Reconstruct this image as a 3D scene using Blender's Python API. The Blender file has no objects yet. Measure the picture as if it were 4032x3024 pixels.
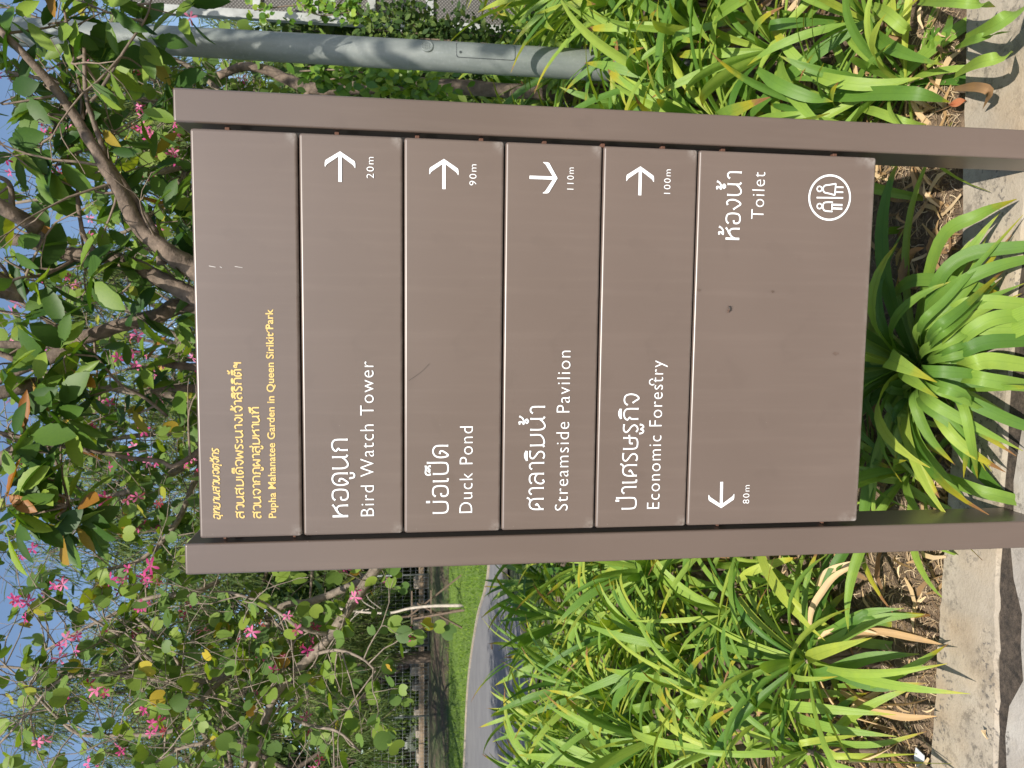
import bpy, bmesh, math, random
import numpy as np
from mathutils import Vector, Matrix, noise

rng = np.random.default_rng(7)
R_ = random.Random(11)
scene = bpy.context.scene
COL = scene.collection

# ------------------------------------------------------------------ camera
FPX, CAMH, PITCH = 3036.0, 1.5, 0.1367
cp, sp = math.cos(PITCH), math.sin(PITCH)
FWD = Vector((0, cp, -sp)); UPV = Vector((0, sp, cp)); RGT = Vector((1, 0, 0))
cam = bpy.data.cameras.new("camera")
cam.sensor_fit = 'HORIZONTAL'; cam.sensor_width = 36.0; cam.lens = 36 * FPX / 4032
cam.clip_start = 0.05; cam.clip_end = 1000
cam.dof.use_dof = True; cam.dof.focus_distance = 1.66; cam.dof.aperture_fstop = 11.0
camo = bpy.data.objects.new("camera", cam); COL.objects.link(camo)
# the phone was held on its side: image left is up in the world
M = Matrix.Identity(4)
for i in range(3):
    M[i][0] = -UPV[i]; M[i][1] = RGT[i]; M[i][2] = -FWD[i]
M[0][3], M[1][3], M[2][3] = 0, 0, CAMH
camo.matrix_world = M
scene.camera = camo

# ------------------------------------------------------------------ light
SUN_EL, SUN_AZ = math.radians(47.5), math.radians(5.2)   # sun behind the camera, a little to its left
world = bpy.data.worlds.new("World"); scene.world = world; world.use_nodes = True
nt = world.node_tree; bg = nt.nodes['Background']
sky = nt.nodes.new('ShaderNodeTexSky'); sky.sky_type = 'NISHITA'; sky.sun_disc = False
sky.sun_elevation = SUN_EL; sky.sun_rotation = math.pi + SUN_AZ
sky.air_density = 1.0; sky.dust_density = 1.0; sky.ozone_density = 1.6
nt.links.new(sky.outputs[0], bg.inputs[0]); bg.inputs[1].default_value = 0.12
sl = bpy.data.lights.new("sun", 'SUN'); sl.energy = 5.0; sl.angle = math.radians(0.53); sl.color = (1, 0.94, 0.84)
so = bpy.data.objects.new("sun", sl); COL.objects.link(so)
sdir = Vector((-math.sin(SUN_AZ) * math.cos(SUN_EL), -math.cos(SUN_AZ) * math.cos(SUN_EL), math.sin(SUN_EL)))
so.rotation_euler = sdir.to_track_quat('Z', 'Y').to_euler(); so.location = (0, -5, 12)
scene.view_settings.view_transform = 'Standard'; scene.view_settings.look = 'None'
scene.view_settings.exposure = 0.35; scene.view_settings.gamma = 1.0
scene.view_settings.use_curve_mapping = False
scene.render.engine = 'CYCLES'
scene.cycles.max_bounces = 6; scene.cycles.transparent_max_bounces = 4

# ------------------------------------------------------------------ helpers
def ray(X, Y):
    return FWD + RGT * ((1512 - Y) / FPX) + UPV * ((2016 - X) / FPX)
def P(X, Y, d):                 # point seen at photo pixel (X, Y), d metres in front
    r = ray(X, Y); return Vector((0, 0, CAMH)) + r * (d / r.y)
def G(X, Y, z=0.0):             # the same on the ground
    r = ray(X, Y); return Vector((0, 0, CAMH)) + r * ((z - CAMH) / r.z)

def tag(o, label=None, cat=None, group=None, kind=None):
    if label: o['label'] = label
    if cat: o['category'] = cat
    if group: o['group'] = group
    if kind: o['kind'] = kind
    return o
def empty(name, loc, rz=0.0, **k):
    o = bpy.data.objects.new(name, None); COL.objects.link(o)
    o.location = loc; o.rotation_euler = (0, 0, rz); o.empty_display_size = 0.1
    return tag(o, **k)

class MB:
    def __init__(s): s.v = []; s.f = []; s.uv = []
    def quad(s, a, b, c, d):
        n = len(s.v); s.v += [tuple(a), tuple(b), tuple(c), tuple(d)]; s.f.append((n, n+1, n+2, n+3))
    def poly(s, pts):
        n = len(s.v); s.v += [tuple(p) for p in pts]; s.f.append(tuple(range(n, n+len(pts))))
    def box(s, x0, x1, y0, y1, z0, z1, m=None):
        n = len(s.v)
        c = [(x0,y0,z0),(x1,y0,z0),(x1,y1,z0),(x0,y1,z0),(x0,y0,z1),(x1,y0,z1),(x1,y1,z1),(x0,y1,z1)]
        if m is not None: c = [tuple(m @ Vector(p)) for p in c]
        s.v += c
        for q in ((0,3,2,1),(4,5,6,7),(0,1,5,4),(1,2,6,5),(2,3,7,6),(3,0,4,7)): s.f.append(tuple(n+i for i in q))
    def beam(s, a, b, w, h):
        a, b = Vector(a), Vector(b); d = (b-a); L = d.length; q = d.to_track_quat('X', 'Z').to_matrix().to_4x4()
        s.box(0, L, -w/2, w/2, -h/2, h/2, Matrix.Translation(a) @ q)
    def tube(s, pts, rad, seg=8, cap=True, rough=0.0):
        pts = [Vector(p) for p in pts]; n0 = len(s.v); N = len(pts)
        t0 = (pts[1]-pts[0]).normalized(); up = Vector((0.3,0.1,1)) if abs(t0.z) < .9 else Vector((1,0.2,0))
        side = t0.cross(up).normalized()
        for i, p in enumerate(pts):
            t = (pts[min(i+1, N-1)] - pts[max(i-1, 0)]).normalized()
            side = (side - t*side.dot(t)).normalized(); b = t.cross(side)
            r = rad[i] if hasattr(rad, '__len__') else rad
            for k in range(seg):
                a = 2*math.pi*k/seg
                rr = r*(1 + rough*(R_.random()-.5)*2)
                s.v.append(tuple(p + side*(math.cos(a)*rr) + b*(math.sin(a)*rr)))
        for i in range(N-1):
            for k in range(seg):
                a = n0+i*seg+k; c = n0+i*seg+(k+1) % seg
                s.f.append((a, c, c+seg, a+seg))
        if cap:
            s.f.append(tuple(n0+k for k in reversed(range(seg)))); s.f.append(tuple(n0+(N-1)*seg+k for k in range(seg)))
    def mesh(s, name, smooth=False):
        me = bpy.data.meshes.new(name); me.from_pydata(s.v, [], s.f)
        if smooth: me.polygons.foreach_set('use_smooth', [True]*len(me.polygons))
        return me
    def build(s, name, mat, parent=None, smooth=False, bevel=0, bseg=2, **k):
        me = s.mesh(name, smooth); me.materials.append(mat)
        if bevel:
            bm = bmesh.new(); bm.from_mesh(me); bmesh.ops.recalc_face_normals(bm, faces=bm.faces)
            bmesh.ops.bevel(bm, geom=[e for e in bm.edges if e.calc_face_angle(0) > .5], offset=bevel, segments=bseg, profile=.5, affect='EDGES')
            bm.to_mesh(me); bm.free()
            me.polygons.foreach_set('use_smooth', [True]*len(me.polygons))
            try: me.set_sharp_from_angle(angle=math.radians(35))
            except Exception: pass
            o = link(name, me, parent, **k)
            wm = o.modifiers.new('normals', 'WEIGHTED_NORMAL'); wm.keep_sharp = True
            return o
        return link(name, me, parent, **k)
def link(name, me, parent=None, **k):
    o = bpy.data.objects.new(name, me); COL.objects.link(o)
    if parent is not None: o.parent = parent
    return tag(o, **k)

def smoothpath(pts, n=5):
    """Catmull-Rom through pts; works on tuples of any length."""
    A = [np.array(p, float) for p in pts]
    if len(A) < 3: return [tuple(a) for a in A]
    A = [2*A[0]-A[1]] + A + [2*A[-1]-A[-2]]; out = []
    for i in range(1, len(A)-2):
        p0, p1, p2, p3 = A[i-1:i+3]
        for j in range(n):
            t = j/n
            out.append(.5*((2*p1)+(-p0+p2)*t+(2*p0-5*p1+4*p2-p3)*t*t+(-p0+3*p1-3*p2+p3)*t**3))
    out.append(A[-2]); return [tuple(a) for a in out]

def scatter_mesh(name, tv, tf, mats, rnd, tuv=None):
    """many copies of a small template in one mesh; mats: (N,4,4)"""
    tv = np.asarray(tv, float); N = len(mats); K = len(tv)
    V = np.einsum('nij,kj->nki', mats[:, :3, :3], tv) + mats[:, None, :3, 3]
    nf = len(tf); ln = len(tf[0])
    F = (np.asarray(tf)[None] + (np.arange(N)*K)[:, None, None]).reshape(-1)
    me = bpy.data.meshes.new(name)
    me.vertices.add(N*K); me.vertices.foreach_set('co', V.reshape(-1).astype(np.float32))
    me.loops.add(len(F)); me.loops.foreach_set('vertex_index', F.astype(np.int32))
    me.polygons.add(N*nf)
    me.polygons.foreach_set('loop_start', (np.arange(N*nf)*ln).astype(np.int32))
    me.polygons.foreach_set('loop_total', np.full(N*nf, ln, np.int32))
    a = me.attributes.new('rnd', 'FLOAT', 'POINT'); a.data.foreach_set('value', np.repeat(rnd, K).astype(np.float32))
    if tuv is not None:
        uv = me.uv_layers.new(name='UVMap'); tuv = np.asarray(tuv, float)
        U = tuv[np.asarray(tf).reshape(-1)]; uv.data.foreach_set('uv', np.tile(U, (N, 1)).reshape(-1).astype(np.float32))
    me.update(); me.validate(); return me

def rotmats(fwd, up, scale, loc):
    """matrices whose local +X points along fwd and +Z near up"""
    f = fwd/np.linalg.norm(fwd, axis=1, keepdims=True)
    s = np.cross(up, f); s /= np.linalg.norm(s, axis=1, keepdims=True)+1e-9
    u = np.cross(f, s); n = len(f); m = np.zeros((n, 4, 4)); m[:, 3, 3] = 1
    sc = np.asarray(scale).reshape(-1, 1) if np.ndim(scale) else scale
    m[:, :3, 0] = f*sc; m[:, :3, 1] = s*sc; m[:, :3, 2] = u*sc; m[:, :3, 3] = loc
    return m

# ------------------------------------------------------------------ materials
class NT:
    def __init__(s, name):
        s.m = bpy.data.materials.new(name); s.m.use_nodes = True; s.t = s.m.node_tree
        s.b = s.t.nodes['Principled BSDF']; s.out = s.t.nodes['Material Output']
    def n(s, typ, **k):
        x = s.t.nodes.new('ShaderNode'+typ)
        for a, b in k.items(): setattr(x, a, b)
        return x
    def set(s, node, i, v):
        if isinstance(v, bpy.types.NodeSocket): s.t.links.new(v, node.inputs[i])
        else: node.inputs[i].default_value = v
    def noise(s, scale, detail=4, rough=.55, vec=None, dist=0):
        x = s.n('TexNoise'); x.inputs['Scale'].default_value = scale; x.inputs['Detail'].default_value = detail
        x.inputs['Roughness'].default_value = rough; x.inputs['Distortion'].default_value = dist
        if vec is not None: s.set(x, 'Vector', vec)
        return x.outputs[0]
    def coord(s, which='Object', scale=None):
        c = s.n('TexCoord').outputs[which]
        if scale:
            m = s.n('Mapping'); s.set(m, 0, c); m.inputs['Scale'].default_value = scale; c = m.outputs[0]
        return c
    def ramp(s, fac, stops):
        r = s.n('ValToRGB'); e = r.color_ramp.elements
        while len(e) < len(stops): e.new(.5)
        for q, (p, c) in zip(e, stops):
            q.position = p; q.color = (c, c, c, 1) if not hasattr(c, '__len__') else (*c, 1)
        s.set(r, 0, fac); return r.outputs[0]
    def mix(s, fac, a, b, mode='MIX'):
        x = s.n('Mix', data_type='RGBA', blend_type=mode)
        s.set(x, 0, fac)
        for i, v in ((6, a), (7, b)):
            s.set(x, i, (*v, 1) if isinstance(v, (tuple, list)) and len(v) == 3 else v)
        return x.outputs[2]
    def math(s, op, a, b=0.0, c=0.0):
        x = s.n('Math', operation=op); s.set(x, 0, a); s.set(x, 1, b); s.set(x, 2, c); return x.outputs[0]
    def bump(s, h, strength, dist=.01):
        x = s.n('Bump'); x.inputs['Strength'].default_value = strength; x.inputs['Distance'].default_value = dist
        s.set(x, 'Height', h); s.t.links.new(x.outputs[0], s.b.inputs['Normal']); return x.outputs[0]
    def col(s, v): s.set(s.b, 'Base Color', (*v, 1) if isinstance(v, tuple) else v)
    def rough(s, v): s.set(s.b, 'Roughness', v)
    def rnd(s):
        a = s.n('Attribute'); a.attribute_name = 'rnd'
        o = s.n('ObjectInfo')
        return s.math('FRACT', s.math('ADD', a.outputs['Fac'], o.outputs['Random']))
    def translucent(s, color, fac):
        tr = s.n('BsdfTranslucent'); s.set(tr, 0, color if isinstance(color, bpy.types.NodeSocket) else (*color, 1))
        mx = s.n('MixShader'); mx.inputs[0].default_value = fac
        s.t.links.new(s.b.outputs[0], mx.inputs[1]); s.t.links.new(tr.outputs[0], mx.inputs[2])
        s.t.links.new(mx.outputs[0], s.out.inputs[0])

def paint_mat(name, base, dark=False):
    n = NT(name); c = n.coord('Object')
    big = n.noise(2.2, 2, .5, c); streak = n.noise(1.0, 4, .6, n.coord('Object', (45.0, 45.0, 3.0)))
    blot = n.ramp(n.noise(14.0, 3, .5, c, .6), [(.62, 0.0), (.74, 1.0)])
    lo = tuple(x*.90 for x in base); hi = tuple(min(1, x*1.08+.004) for x in base)
    k = n.mix(n.ramp(big, [(.2, 0.), (.8, 1.)]), lo, hi)
    k = n.mix(n.math('MULTIPLY', n.ramp(streak, [(.5, 0.), (.8, 1.)]), .22), k, tuple(min(1, x*1.35+.02) for x in base))
    k = n.mix(n.math('MULTIPLY', blot, .16), k, tuple(x*.68 for x in base))
    spk = n.ramp(n.noise(170, 2, .5, c), [(.76, 0.), (.80, 1.)])
    k = n.mix(n.math('MULTIPLY', spk, .4), k, (.5, .45, .4))
    # worn, chalky paint at the edges and lower corners
    gx = n.n('SeparateXYZ'); n.set(gx, 0, n.coord('Generated'))
    ex = n.math('ABSOLUTE', n.math('SUBTRACT', gx.outputs[0], .5))
    low = n.ramp(gx.outputs[2], [(0.0, 1.), (.045, 0.)]); cor = n.math('MAXIMUM', n.math('MULTIPLY', n.ramp(ex, [(.465, 0.), (.5, 1.)]), n.ramp(gx.outputs[2], [(0.0, 1.), (.13, 0.)])), n.math('MULTIPLY', n.math('MULTIPLY', low, low), .30))
    wn = n.ramp(n.noise(45, 5, .7, c), [(.4, 0.), (.62, 1.)])
    if not dark: k = n.mix(n.math('MULTIPLY', n.math('MULTIPLY', cor, wn), .5), k, (.62, .6, .56))
    n.col(k); n.rough(n.ramp(n.noise(2.5, 2, .5, c), [(.3, .30), (.7, .36)]))
    n.b.inputs['Specular IOR Level'].default_value = .75
    return n.m

def leafmat(name, cols, spec=.4, rough=.42, tr=.3, tip=0.0, veins=False, vary=1.0):
    """cols: list of (pos, rgb) by random number per leaf"""
    n = NT(name); r = n.rnd(); k = n.ramp(r, cols)
    uv = n.n('UVMap'); sx = n.n('SeparateXYZ'); n.set(sx, 0, uv.outputs[0])
    blot = n.noise(22, 3, .6, n.coord('Object'))
    k = n.mix(n.ramp(blot, [(.35, .0), (.7, .35)]), k, n.mix(1.0, k, (1.5, 1.35, .9), 'MULTIPLY'))
    if tip:
        r2 = n.math('FRACT', n.math('MULTIPLY', r, 17.3))
        edge = n.math('ADD', sx.outputs[1], n.math('MULTIPLY', n.math('SUBTRACT', blot, .5), .25))
        thr = n.math('SUBTRACT', 1.08, n.math('MULTIPLY', n.math('POWER', r2, 3.0), tip))
        yel = n.ramp(n.math('SUBTRACT', edge, n.math('SUBTRACT', thr, .18)), [(.0, 0.), (.14, 1.)])
        brn = n.ramp(n.math('SUBTRACT', edge, thr), [(.0, 0.), (.03, 1.)])
        k = n.mix(n.math('MULTIPLY', yel, .75), k, (.46, .36, .02)); k = n.mix(brn, k, (.30, .15, .06))
    if veins:
        # lengthwise ribs of a strap leaf
        w = n.math('SINE', n.math('MULTIPLY', sx.outputs[0], 75.0))
        mid = n.ramp(n.math('ABSOLUTE', n.math('SUBTRACT', sx.outputs[0], .5)), [(0.0, 1.), (.05, 0.)])
        k = n.mix(n.math('MULTIPLY', n.math('ADD', w, 1.0), .10), k, n.mix(1.0, k, (.45, .6, .4), 'MULTIPLY'))
        k = n.mix(n.math('MULTIPLY', mid, .35), k, n.mix(1.0, k, (.5, .62, .4), 'MULTIPLY'))
        n.bump(w, .25, .0012)
    n.col(k); n.rough(rough); n.b.inputs['Specular IOR Level'].default_value = spec
    n.translucent(n.mix(1.0, k, (1.25, 1.3, .35), 'MULTIPLY'), tr)
    return n.m

def plain(name, c, rough=.6, metal=0.0, var=.25, scale=20, bump=0.0):
    n = NT(name); o = n.coord('Object'); q = n.noise(scale, 4, .6, o)
    n.col(n.mix(n.ramp(q, [(.3, 0.), (.7, 1.)]), tuple(x*(1-var) for x in c), tuple(min(1, x*(1+var)) for x in c)))
    n.rough(rough); n.b.inputs['Metallic'].default_value = metal
    if bump: n.bump(q, bump, .01)
    return n.m

M_sign = paint_mat('brown_paint', (.130, .096, .079))
M_post = paint_mat('brown_post_paint', (.123, .090, .0735), True)
M_dark = plain('gap_shade_black', (.012, .010, .010), .6)  # near-black colour standing in for shade in the sign's gaps
M_rust = plain('rusty_clip', (.10, .045, .028), .8)
M_white = plain('white_vinyl', (.86, .87, .88), .45, var=.02)
M_yel = plain('yellow_vinyl', (.66, .47, .16), .5, var=.12, scale=300)
M_strap = leafmat('strap_leaf_green', [(0, (.075, .175, .028)), (.2, (.14, .26, .045)), (.5, (.22, .35, .062)), (.85, (.31, .43, .08)), (1, (.42, .48, .08))], .45, .45, .32, tip=.24, veins=True)
M_dry = leafmat('dry_leaf', [(0, (.22, .13, .07)), (.5, (.42, .28, .15)), (1, (.62, .48, .31))], .2, .7, .15)
M_bigleaf = leafmat('broad_leaf', [(0, (.030, .080, .016)), (.35, (.06, .13, .022)), (.65, (.11, .20, .030)), (.92, (.24, .34, .05)), (.97, (.33, .17, .03)), (1, (.30, .11, .03))], .35, .48, .36)
M_bau = leafmat('orchid_tree_leaf', [(0, (.075, .14, .038)), (.4, (.125, .21, .050)), (.75, (.20, .29, .055)), (.95, (.22, .30, .05)), (.98, (.45, .36, .04)), (1, (.40, .22, .04))], .3, .5, .36)
M_flower = leafmat('orchid_flower', [(0, (.40, .035, .19)), (.5, (.60, .085, .30)), (1, (.78, .26, .48))], .2, .5, .35)
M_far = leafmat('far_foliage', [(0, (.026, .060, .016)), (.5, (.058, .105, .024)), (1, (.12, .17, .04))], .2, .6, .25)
M_fea = leafmat('feathery_foliage', [(0, (.055, .095, .030)), (.5, (.10, .15, .045)), (1, (.18, .22, .065))], .2, .6, .3)
M_vine = leafmat('vine_leaf', [(0, (.06, .15, .02)), (.5, (.13, .25, .03)), (1, (.27, .38, .05))], .4, .4, .35)
M_barkd = plain('bark_dark', (.045, .030, .024), .9, var=.4, scale=8, bump=.4)
M_bark = plain('bark_brown', (.15, .112, .085), .9, var=.55, scale=22, bump=1.0)
M_bark2 = plain('bark_pale', (.23, .185, .145), .85, var=.4, scale=35, bump=.5)
M_twig = plain('twig_bark', (.20, .15, .11), .85, var=.3, scale=60)
M_galv = None

# ------------------------------------------------------------------ ground and setting
def gz(x, y):
    t = min(max((y-20.5)/7.5, 0), 1); return .60*t*t*(3-2*t)
def sheet(name, xs, ys, zf, mat, smooth=True):
    me = bpy.data.meshes.new(name); nx, ny = len(xs), len(ys)
    v = [(x, y, zf(x, y)) for y in ys for x in xs]
    f = [(j*nx+i, j*nx+i+1, (j+1)*nx+i+1, (j+1)*nx+i) for j in range(ny-1) for i in range(nx-1)]
    me.from_pydata(v, [], f); me.materials.append(mat)
    if smooth: me.polygons.foreach_set('use_smooth', [True]*len(me.polygons))
    return link(name, me, kind='structure')

n = NT('earth'); c = n.coord('Object')
n.col(n.mix(n.ramp(n.noise(1.2, 6, .65, c), [(.35, 0.), (.65, 1.)]), (.065, .045, .028), (.05, .085, .022))); n.rough(.95); n.bump(n.noise(8, 5, .7, c), .6, .08)
M_earth = n.m
n = NT('soil'); c = n.coord('Object')
q = n.noise(28, 7, .72, c)
k = n.mix(n.ramp(q, [(.3, 0.), (.72, 1.)]), (.07, .045, .028), (.33, .235, .155))
k = n.mix(n.ramp(n.noise(110, 4, .7, c), [(.55, 0.), (.75, .7)]), k, (.36, .27, .18))
n.col(k); n.rough(.95); n.bump(n.math('ADD', q, n.math('MULTIPLY', n.noise(160, 4, .7, c), .4)), 1.0, .02)
M_soil = n.m
n = NT('lawn_grass'); c = n.coord('Object')
k = n.mix(n.ramp(n.noise(2.2, 6, .7, c), [(.3, 0.), (.7, 1.)]), (.060, .115, .015), (.16, .25, .030))
k = n.mix(n.ramp(n.noise(30, 4, .7, n.coord('Object', (.4, 1, 1))), [(.55, 0.), (.8, .6)]), k, (.045, .08, .015))
n.col(k); n.rough(.9); n.bump(n.noise(60, 4, .8, c), .8, .03)
M_lawn = n.m
n = NT('asphalt_path'); c = n.coord('Object')
k = n.mix(n.ramp(n.noise(1.6, 5, .6, c), [(.3, 0.), (.7, 1.)]), (.135, .132, .135), (.18, .175, .172))
k = n.mix(n.ramp(n.noise(60, 3, .6, c), [(.55, 0.), (.75, .35)]), k, (.09, .09, .09))
n.col(k); n.rough(.9); n.bump(n.noise(90, 3, .6, c), .3, .006)
M_path = n.m
def concrete(name, a, b, dark, th):
    n = NT(name); c = n.coord('Object')
    k = n.mix(n.ramp(n.noise(5, 6, .65, c), [(.3, 0.), (.7, 1.)]), a, b)
    k = n.mix(n.math('MULTIPLY', n.ramp(n.noise(24, 8, .8, c, .2), [(th-.03, 0.), (th+.05, .8)]), n.ramp(n.noise(4.5, 3, .6, c), [(.42, 0.), (.60, 1.)])), k, dark)
    k = n.mix(n.ramp(n.noise(3.2, 3, .6, c), [(.5, 0.), (.7, .45)]), k, (.44, .31, .18))
    k = n.mix(n.math('MULTIPLY', n.ramp(n.noise(62, 3, .6, c), [(.56, 0.), (.62, .8)]), n.ramp(n.noise(3.5, 3, .6, n.coord('Object', (.6, 2.5, 1))), [(.48, 0.), (.56, 1.)])), k, (.10, .09, .08))
    n.col(k); n.rough(.9)
    n.bump(n.math('ADD', n.noise(26, 6, .7, c), n.math('MULTIPLY', n.noise(150, 3, .6, c), .4)), .55, .006)
    return n.m
M_kerb = concrete('kerb_concrete', (.27, .225, .172), (.43, .375, .30), (.13, .112, .09), .54)
M_pave = concrete('paving_concrete', (.27, .235, .20), (.40, .37, .33), (.11, .095, .08), .56)

ys = [-12] + [0.5*i for i in range(-8, 70)] + [40, 60, 100, 200, 600]
sheet('ground', [-500, -120, -60] + [1.5*i for i in range(-25, 26)] + [60, 120, 500], ys, lambda x, y: gz(x, y) - .08, M_earth)

back = [G(X, Y, .01) for X, Y in ((3830, -3600), (3826, -900), (3812, 0), (3797, 700), (3782, 1300), (3722, 2180), (3700, 2500), (3668, 3024), (3600, 3900), (3480, 6200))]
front = [G(X, Y, .01) for X, Y in ((4330, -3600), (4190, -900), (4105, 0), (4062, 700), (4004, 1300), (3948, 2180), (3940, 2560), (3936, 3024), (3900, 3900), (3820, 6200))]
back = [Vector(p) for p in smoothpath([tuple(b) for b in back], 8)]; front = [Vector(p) for p in smoothpath([tuple(b) for b in front], 8)]
mb = MB(); prev = None
for i, (b, f) in enumerate(zip(back, front)):
    w = (noise.noise(Vector((i*.7, 0, 0)))*.008)
    row = [(b.x, b.y+w, -.06), (b.x, b.y+w, .012), (b.x, b.y+w-.012, .022), (f.x, f.y+.010+w, .019), (f.x, f.y+.002*math.sin(i*1.7)+w, .014), (f.x, f.y+w, -.06)]
    nn = len(mb.v); mb.v += row
    if prev is not None:
        for k_ in range(5): mb.f.append((prev+k_, nn+k_, nn+k_+1, prev+k_+1))
    prev = nn
mb.build('kerb', M_kerb, smooth=False, kind='structure')
def fy(x):     # front edge of the kerb at x
    for a, b in zip(front, front[1:]):
        lo, hi = (a, b) if a.x < b.x else (b, a)
        if lo.x <= x <= hi.x: return lo.y+(hi.y-lo.y)*(x-lo.x)/(hi.x-lo.x+1e-9)
    return front[0].y if x > 0 else front[-1].y
def by(x):
    for a, b in zip(back, back[1:]):
        lo, hi = (a, b) if a.x < b.x else (b, a)
        if lo.x <= x <= hi.x: return lo.y+(hi.y-lo.y)*(x-lo.x)/(hi.x-lo.x+1e-9)
    return back[0].y if x > 0 else back[-1].y
xs = [-5.6+.08*i for i in range(141)]
mb = MB()
for a, b in zip(xs, xs[1:]):
    g = lambda x: .024+.055*math.exp(-((x+.60)/.16)**4)*(.8+.3*math.sin(x*40))+.05*math.exp(-((x-.05)/.20)**4)*(.8+.3*math.sin(x*33))+.02*noise.noise(Vector((x*5, 3, 0)))+max(0, -x-.25)*.015
    mb.quad((a, -4, .016), (b, -4, .016), (b, fy(b)-g(b), .016), (a, fy(a)-g(a), .016))
    mb.quad((a, fy(a)-g(a), .016), (b, fy(b)-g(b), .016), (b, fy(b)-g(b), -.05), (a, fy(a)-g(a), -.05))
mb.build('pavement', M_pave, kind='structure')
mb = MB()
for a, b in zip(xs, xs[1:]):
    mb.quad((a, fy(a)-.16, .001), (b, fy(b)-.16, .001), (b, fy(b)+.008*noise.noise(Vector((b*22, 0, 1))), .0135), (a, fy(a)+.008*noise.noise(Vector((a*22, 0, 1))), .0135))
n = NT('damp_soil'); c = n.coord('Object')
n.col(n.mix(n.ramp(n.noise(45, 6, .75, c), [(.35, 0.), (.7, 1.)]), (.022, .017, .013), (.10, .075, .055))); n.rough(.85); n.bump(n.noise(70, 5, .7, c), .7, .01)
mb.build('joint_soil', n.m, kind='structure')
def soilz(x, y):
    e = min(1, max(0, (y-by(x))/.12))
    return -.012+e*(.022*noise.noise(Vector((x*4, y*4, 0)))+.012*noise.noise(Vector((x*17, y*17, 2)))+.02)
sheet('soil', [-3.6+.03*i for i in range(241)], [1.72+.03*i for i in range(60)], lambda x, y: soilz(x, y) if y > by(x)-.02 else -.05, M_soil)
sheet('bed_soil', [-6+.25*i for i in range(50)], [3.4+.2*i for i in range(23)], lambda x, y: -.02+.02*noise.noise(Vector((x*3, y*3, 0))), M_soil)

far_e = [G(X, Y) for X, Y in ((1805, 3500), (1829, 3024), (1845, 2700), (1879, 2456), (1913, 2330), (1928, 2240), (1935, 2050), (1938, 1500))]
near_e = [G(X, Y) for X, Y in ((2150, 3500), (2128, 3024), (2100, 2700), (2050, 2450), (2000, 2330), (1982, 2240), (1975, 2050), (1972, 1500))]
fe = smoothpath([tuple(p) for p in far_e], 6); ne = smoothpath([tuple(p) for p in near_e], 6)
def strip(name, A, B, z, mat):
    m_ = MB()
    for i in range(len(A)-1):
        m_.quad((A[i][0], A[i][1], z), (A[i+1][0], A[i+1][1], z), (B[i+1][0], B[i+1][1], z), (B[i][0], B[i][1], z))
    return m_.build(name, mat, kind='structure')
strip('path', ne, fe, .004, M_path)
for A, sg in ((fe, 1), (ne, -1)):
    m_ = MB(); q = None
    for i, p in enumerate(A):
        w = .10
        row = [(p[0], p[1]+sg*.003, -.05), (p[0], p[1]+sg*.003, .035), (p[0], p[1]+sg*w, .035), (p[0], p[1]+sg*w, -.05)]
        nn = len(m_.v); m_.v += row
        if q is not None:
            for k_ in range(3): m_.f.append((q+k_, nn+k_, nn+k_+1, q+k_+1))
        q = nn
    m_.build('path_edging', M_kerb, kind='structure')
m_ = MB()
for i in range(len(fe)-1):
    a, b = fe[i], fe[i+1]
    for j in range(10):
        t0, t1 = j/10, (j+1)/10
        def pt(p, t):
            y = (p[1]+.10)+(25.0-p[1])*t; x = p[0]*(1+ (y/p[1]-1)*.9); return (x, y, gz(x, y)+.008)
        m_.quad(pt(a, t0), pt(b, t0), pt(b, t1), pt(a, t1))
m_.build('lawn', M_lawn, kind='structure', smooth=True)

# grass blades of the lawn, nobody could count them
N = 26000
yy = 11+13*rng.random(N)**1.2; xx = (rng.random(N)*1.0-.56)*yy*1.0
ok = []
fex = np.array([p[0] for p in fe]); fey = np.array([p[1] for p in fe]); o_ = np.argsort(fex)
ylim = np.interp(xx, fex[o_], fey[o_])+.15
k = yy > ylim; xx, yy = xx[k], yy[k]; N = len(xx)
loc = np.stack([xx, yy, np.array([gz(a, b) for a, b in zip(xx, yy)])+.006], 1)
f = np.stack([rng.normal(0, .5, N), rng.normal(0, .5, N), np.ones(N)], 1)
gm = scatter_mesh('lawn_blades', [(0, -.10, 0), (0, .10, 0), (.55, .06, .05), (1, 0, .25)], [(0, 1, 2, 3)], rotmats(f, rng.normal(0, 1, (N, 3)), .05+.05*rng.random(N), loc), rng.random(N))
M_blade = leafmat('grass_blade', [(0, (.07, .14, .015)), (.5, (.12, .22, .022)), (1, (.22, .31, .045))], .2, .6, .25)
gm.materials.append(M_blade); link('lawn_grass', gm, kind='stuff', label='short green grass of the lawn beyond the asphalt path', cat='grass')

# ------------------------------------------------------------------ the direction sign
SX0, SY0, SYAW = -.309, 1.609, -.0906
sign = empty('direction_sign', (SX0, SY0, 0), SYAW, label='brown metal direction sign with six stacked panels of Thai and English place names', cat='sign')
SM = Matrix.Translation((SX0, SY0, 0)) @ Matrix.Rotation(SYAW, 4, 'Z'); SMI = SM.inverted()
def S(X, Y, y=0.0):          # photo pixel -> (x, z) on the sign's face
    o = SMI @ Vector((0, 0, CAMH)); d = SMI.to_3x3() @ ray(X, Y); p = o + d*((y-o.y)/d.y); return p.x, p.z
tops = [1.9095, 1.7075, 1.5050, 1.3025, 1.1000, .8960]; bots = tops[1:] + [.4940]
PW = .8
panels = []
plabel = ['topmost panel with gold park name lettering', 'panel pointing right to the bird watch tower', 'panel pointing right to the duck pond', 'panel pointing down to the streamside pavilion', 'panel pointing right to the economic forestry', 'tall lowest panel with toilet symbol and arrow pointing left']
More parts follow.
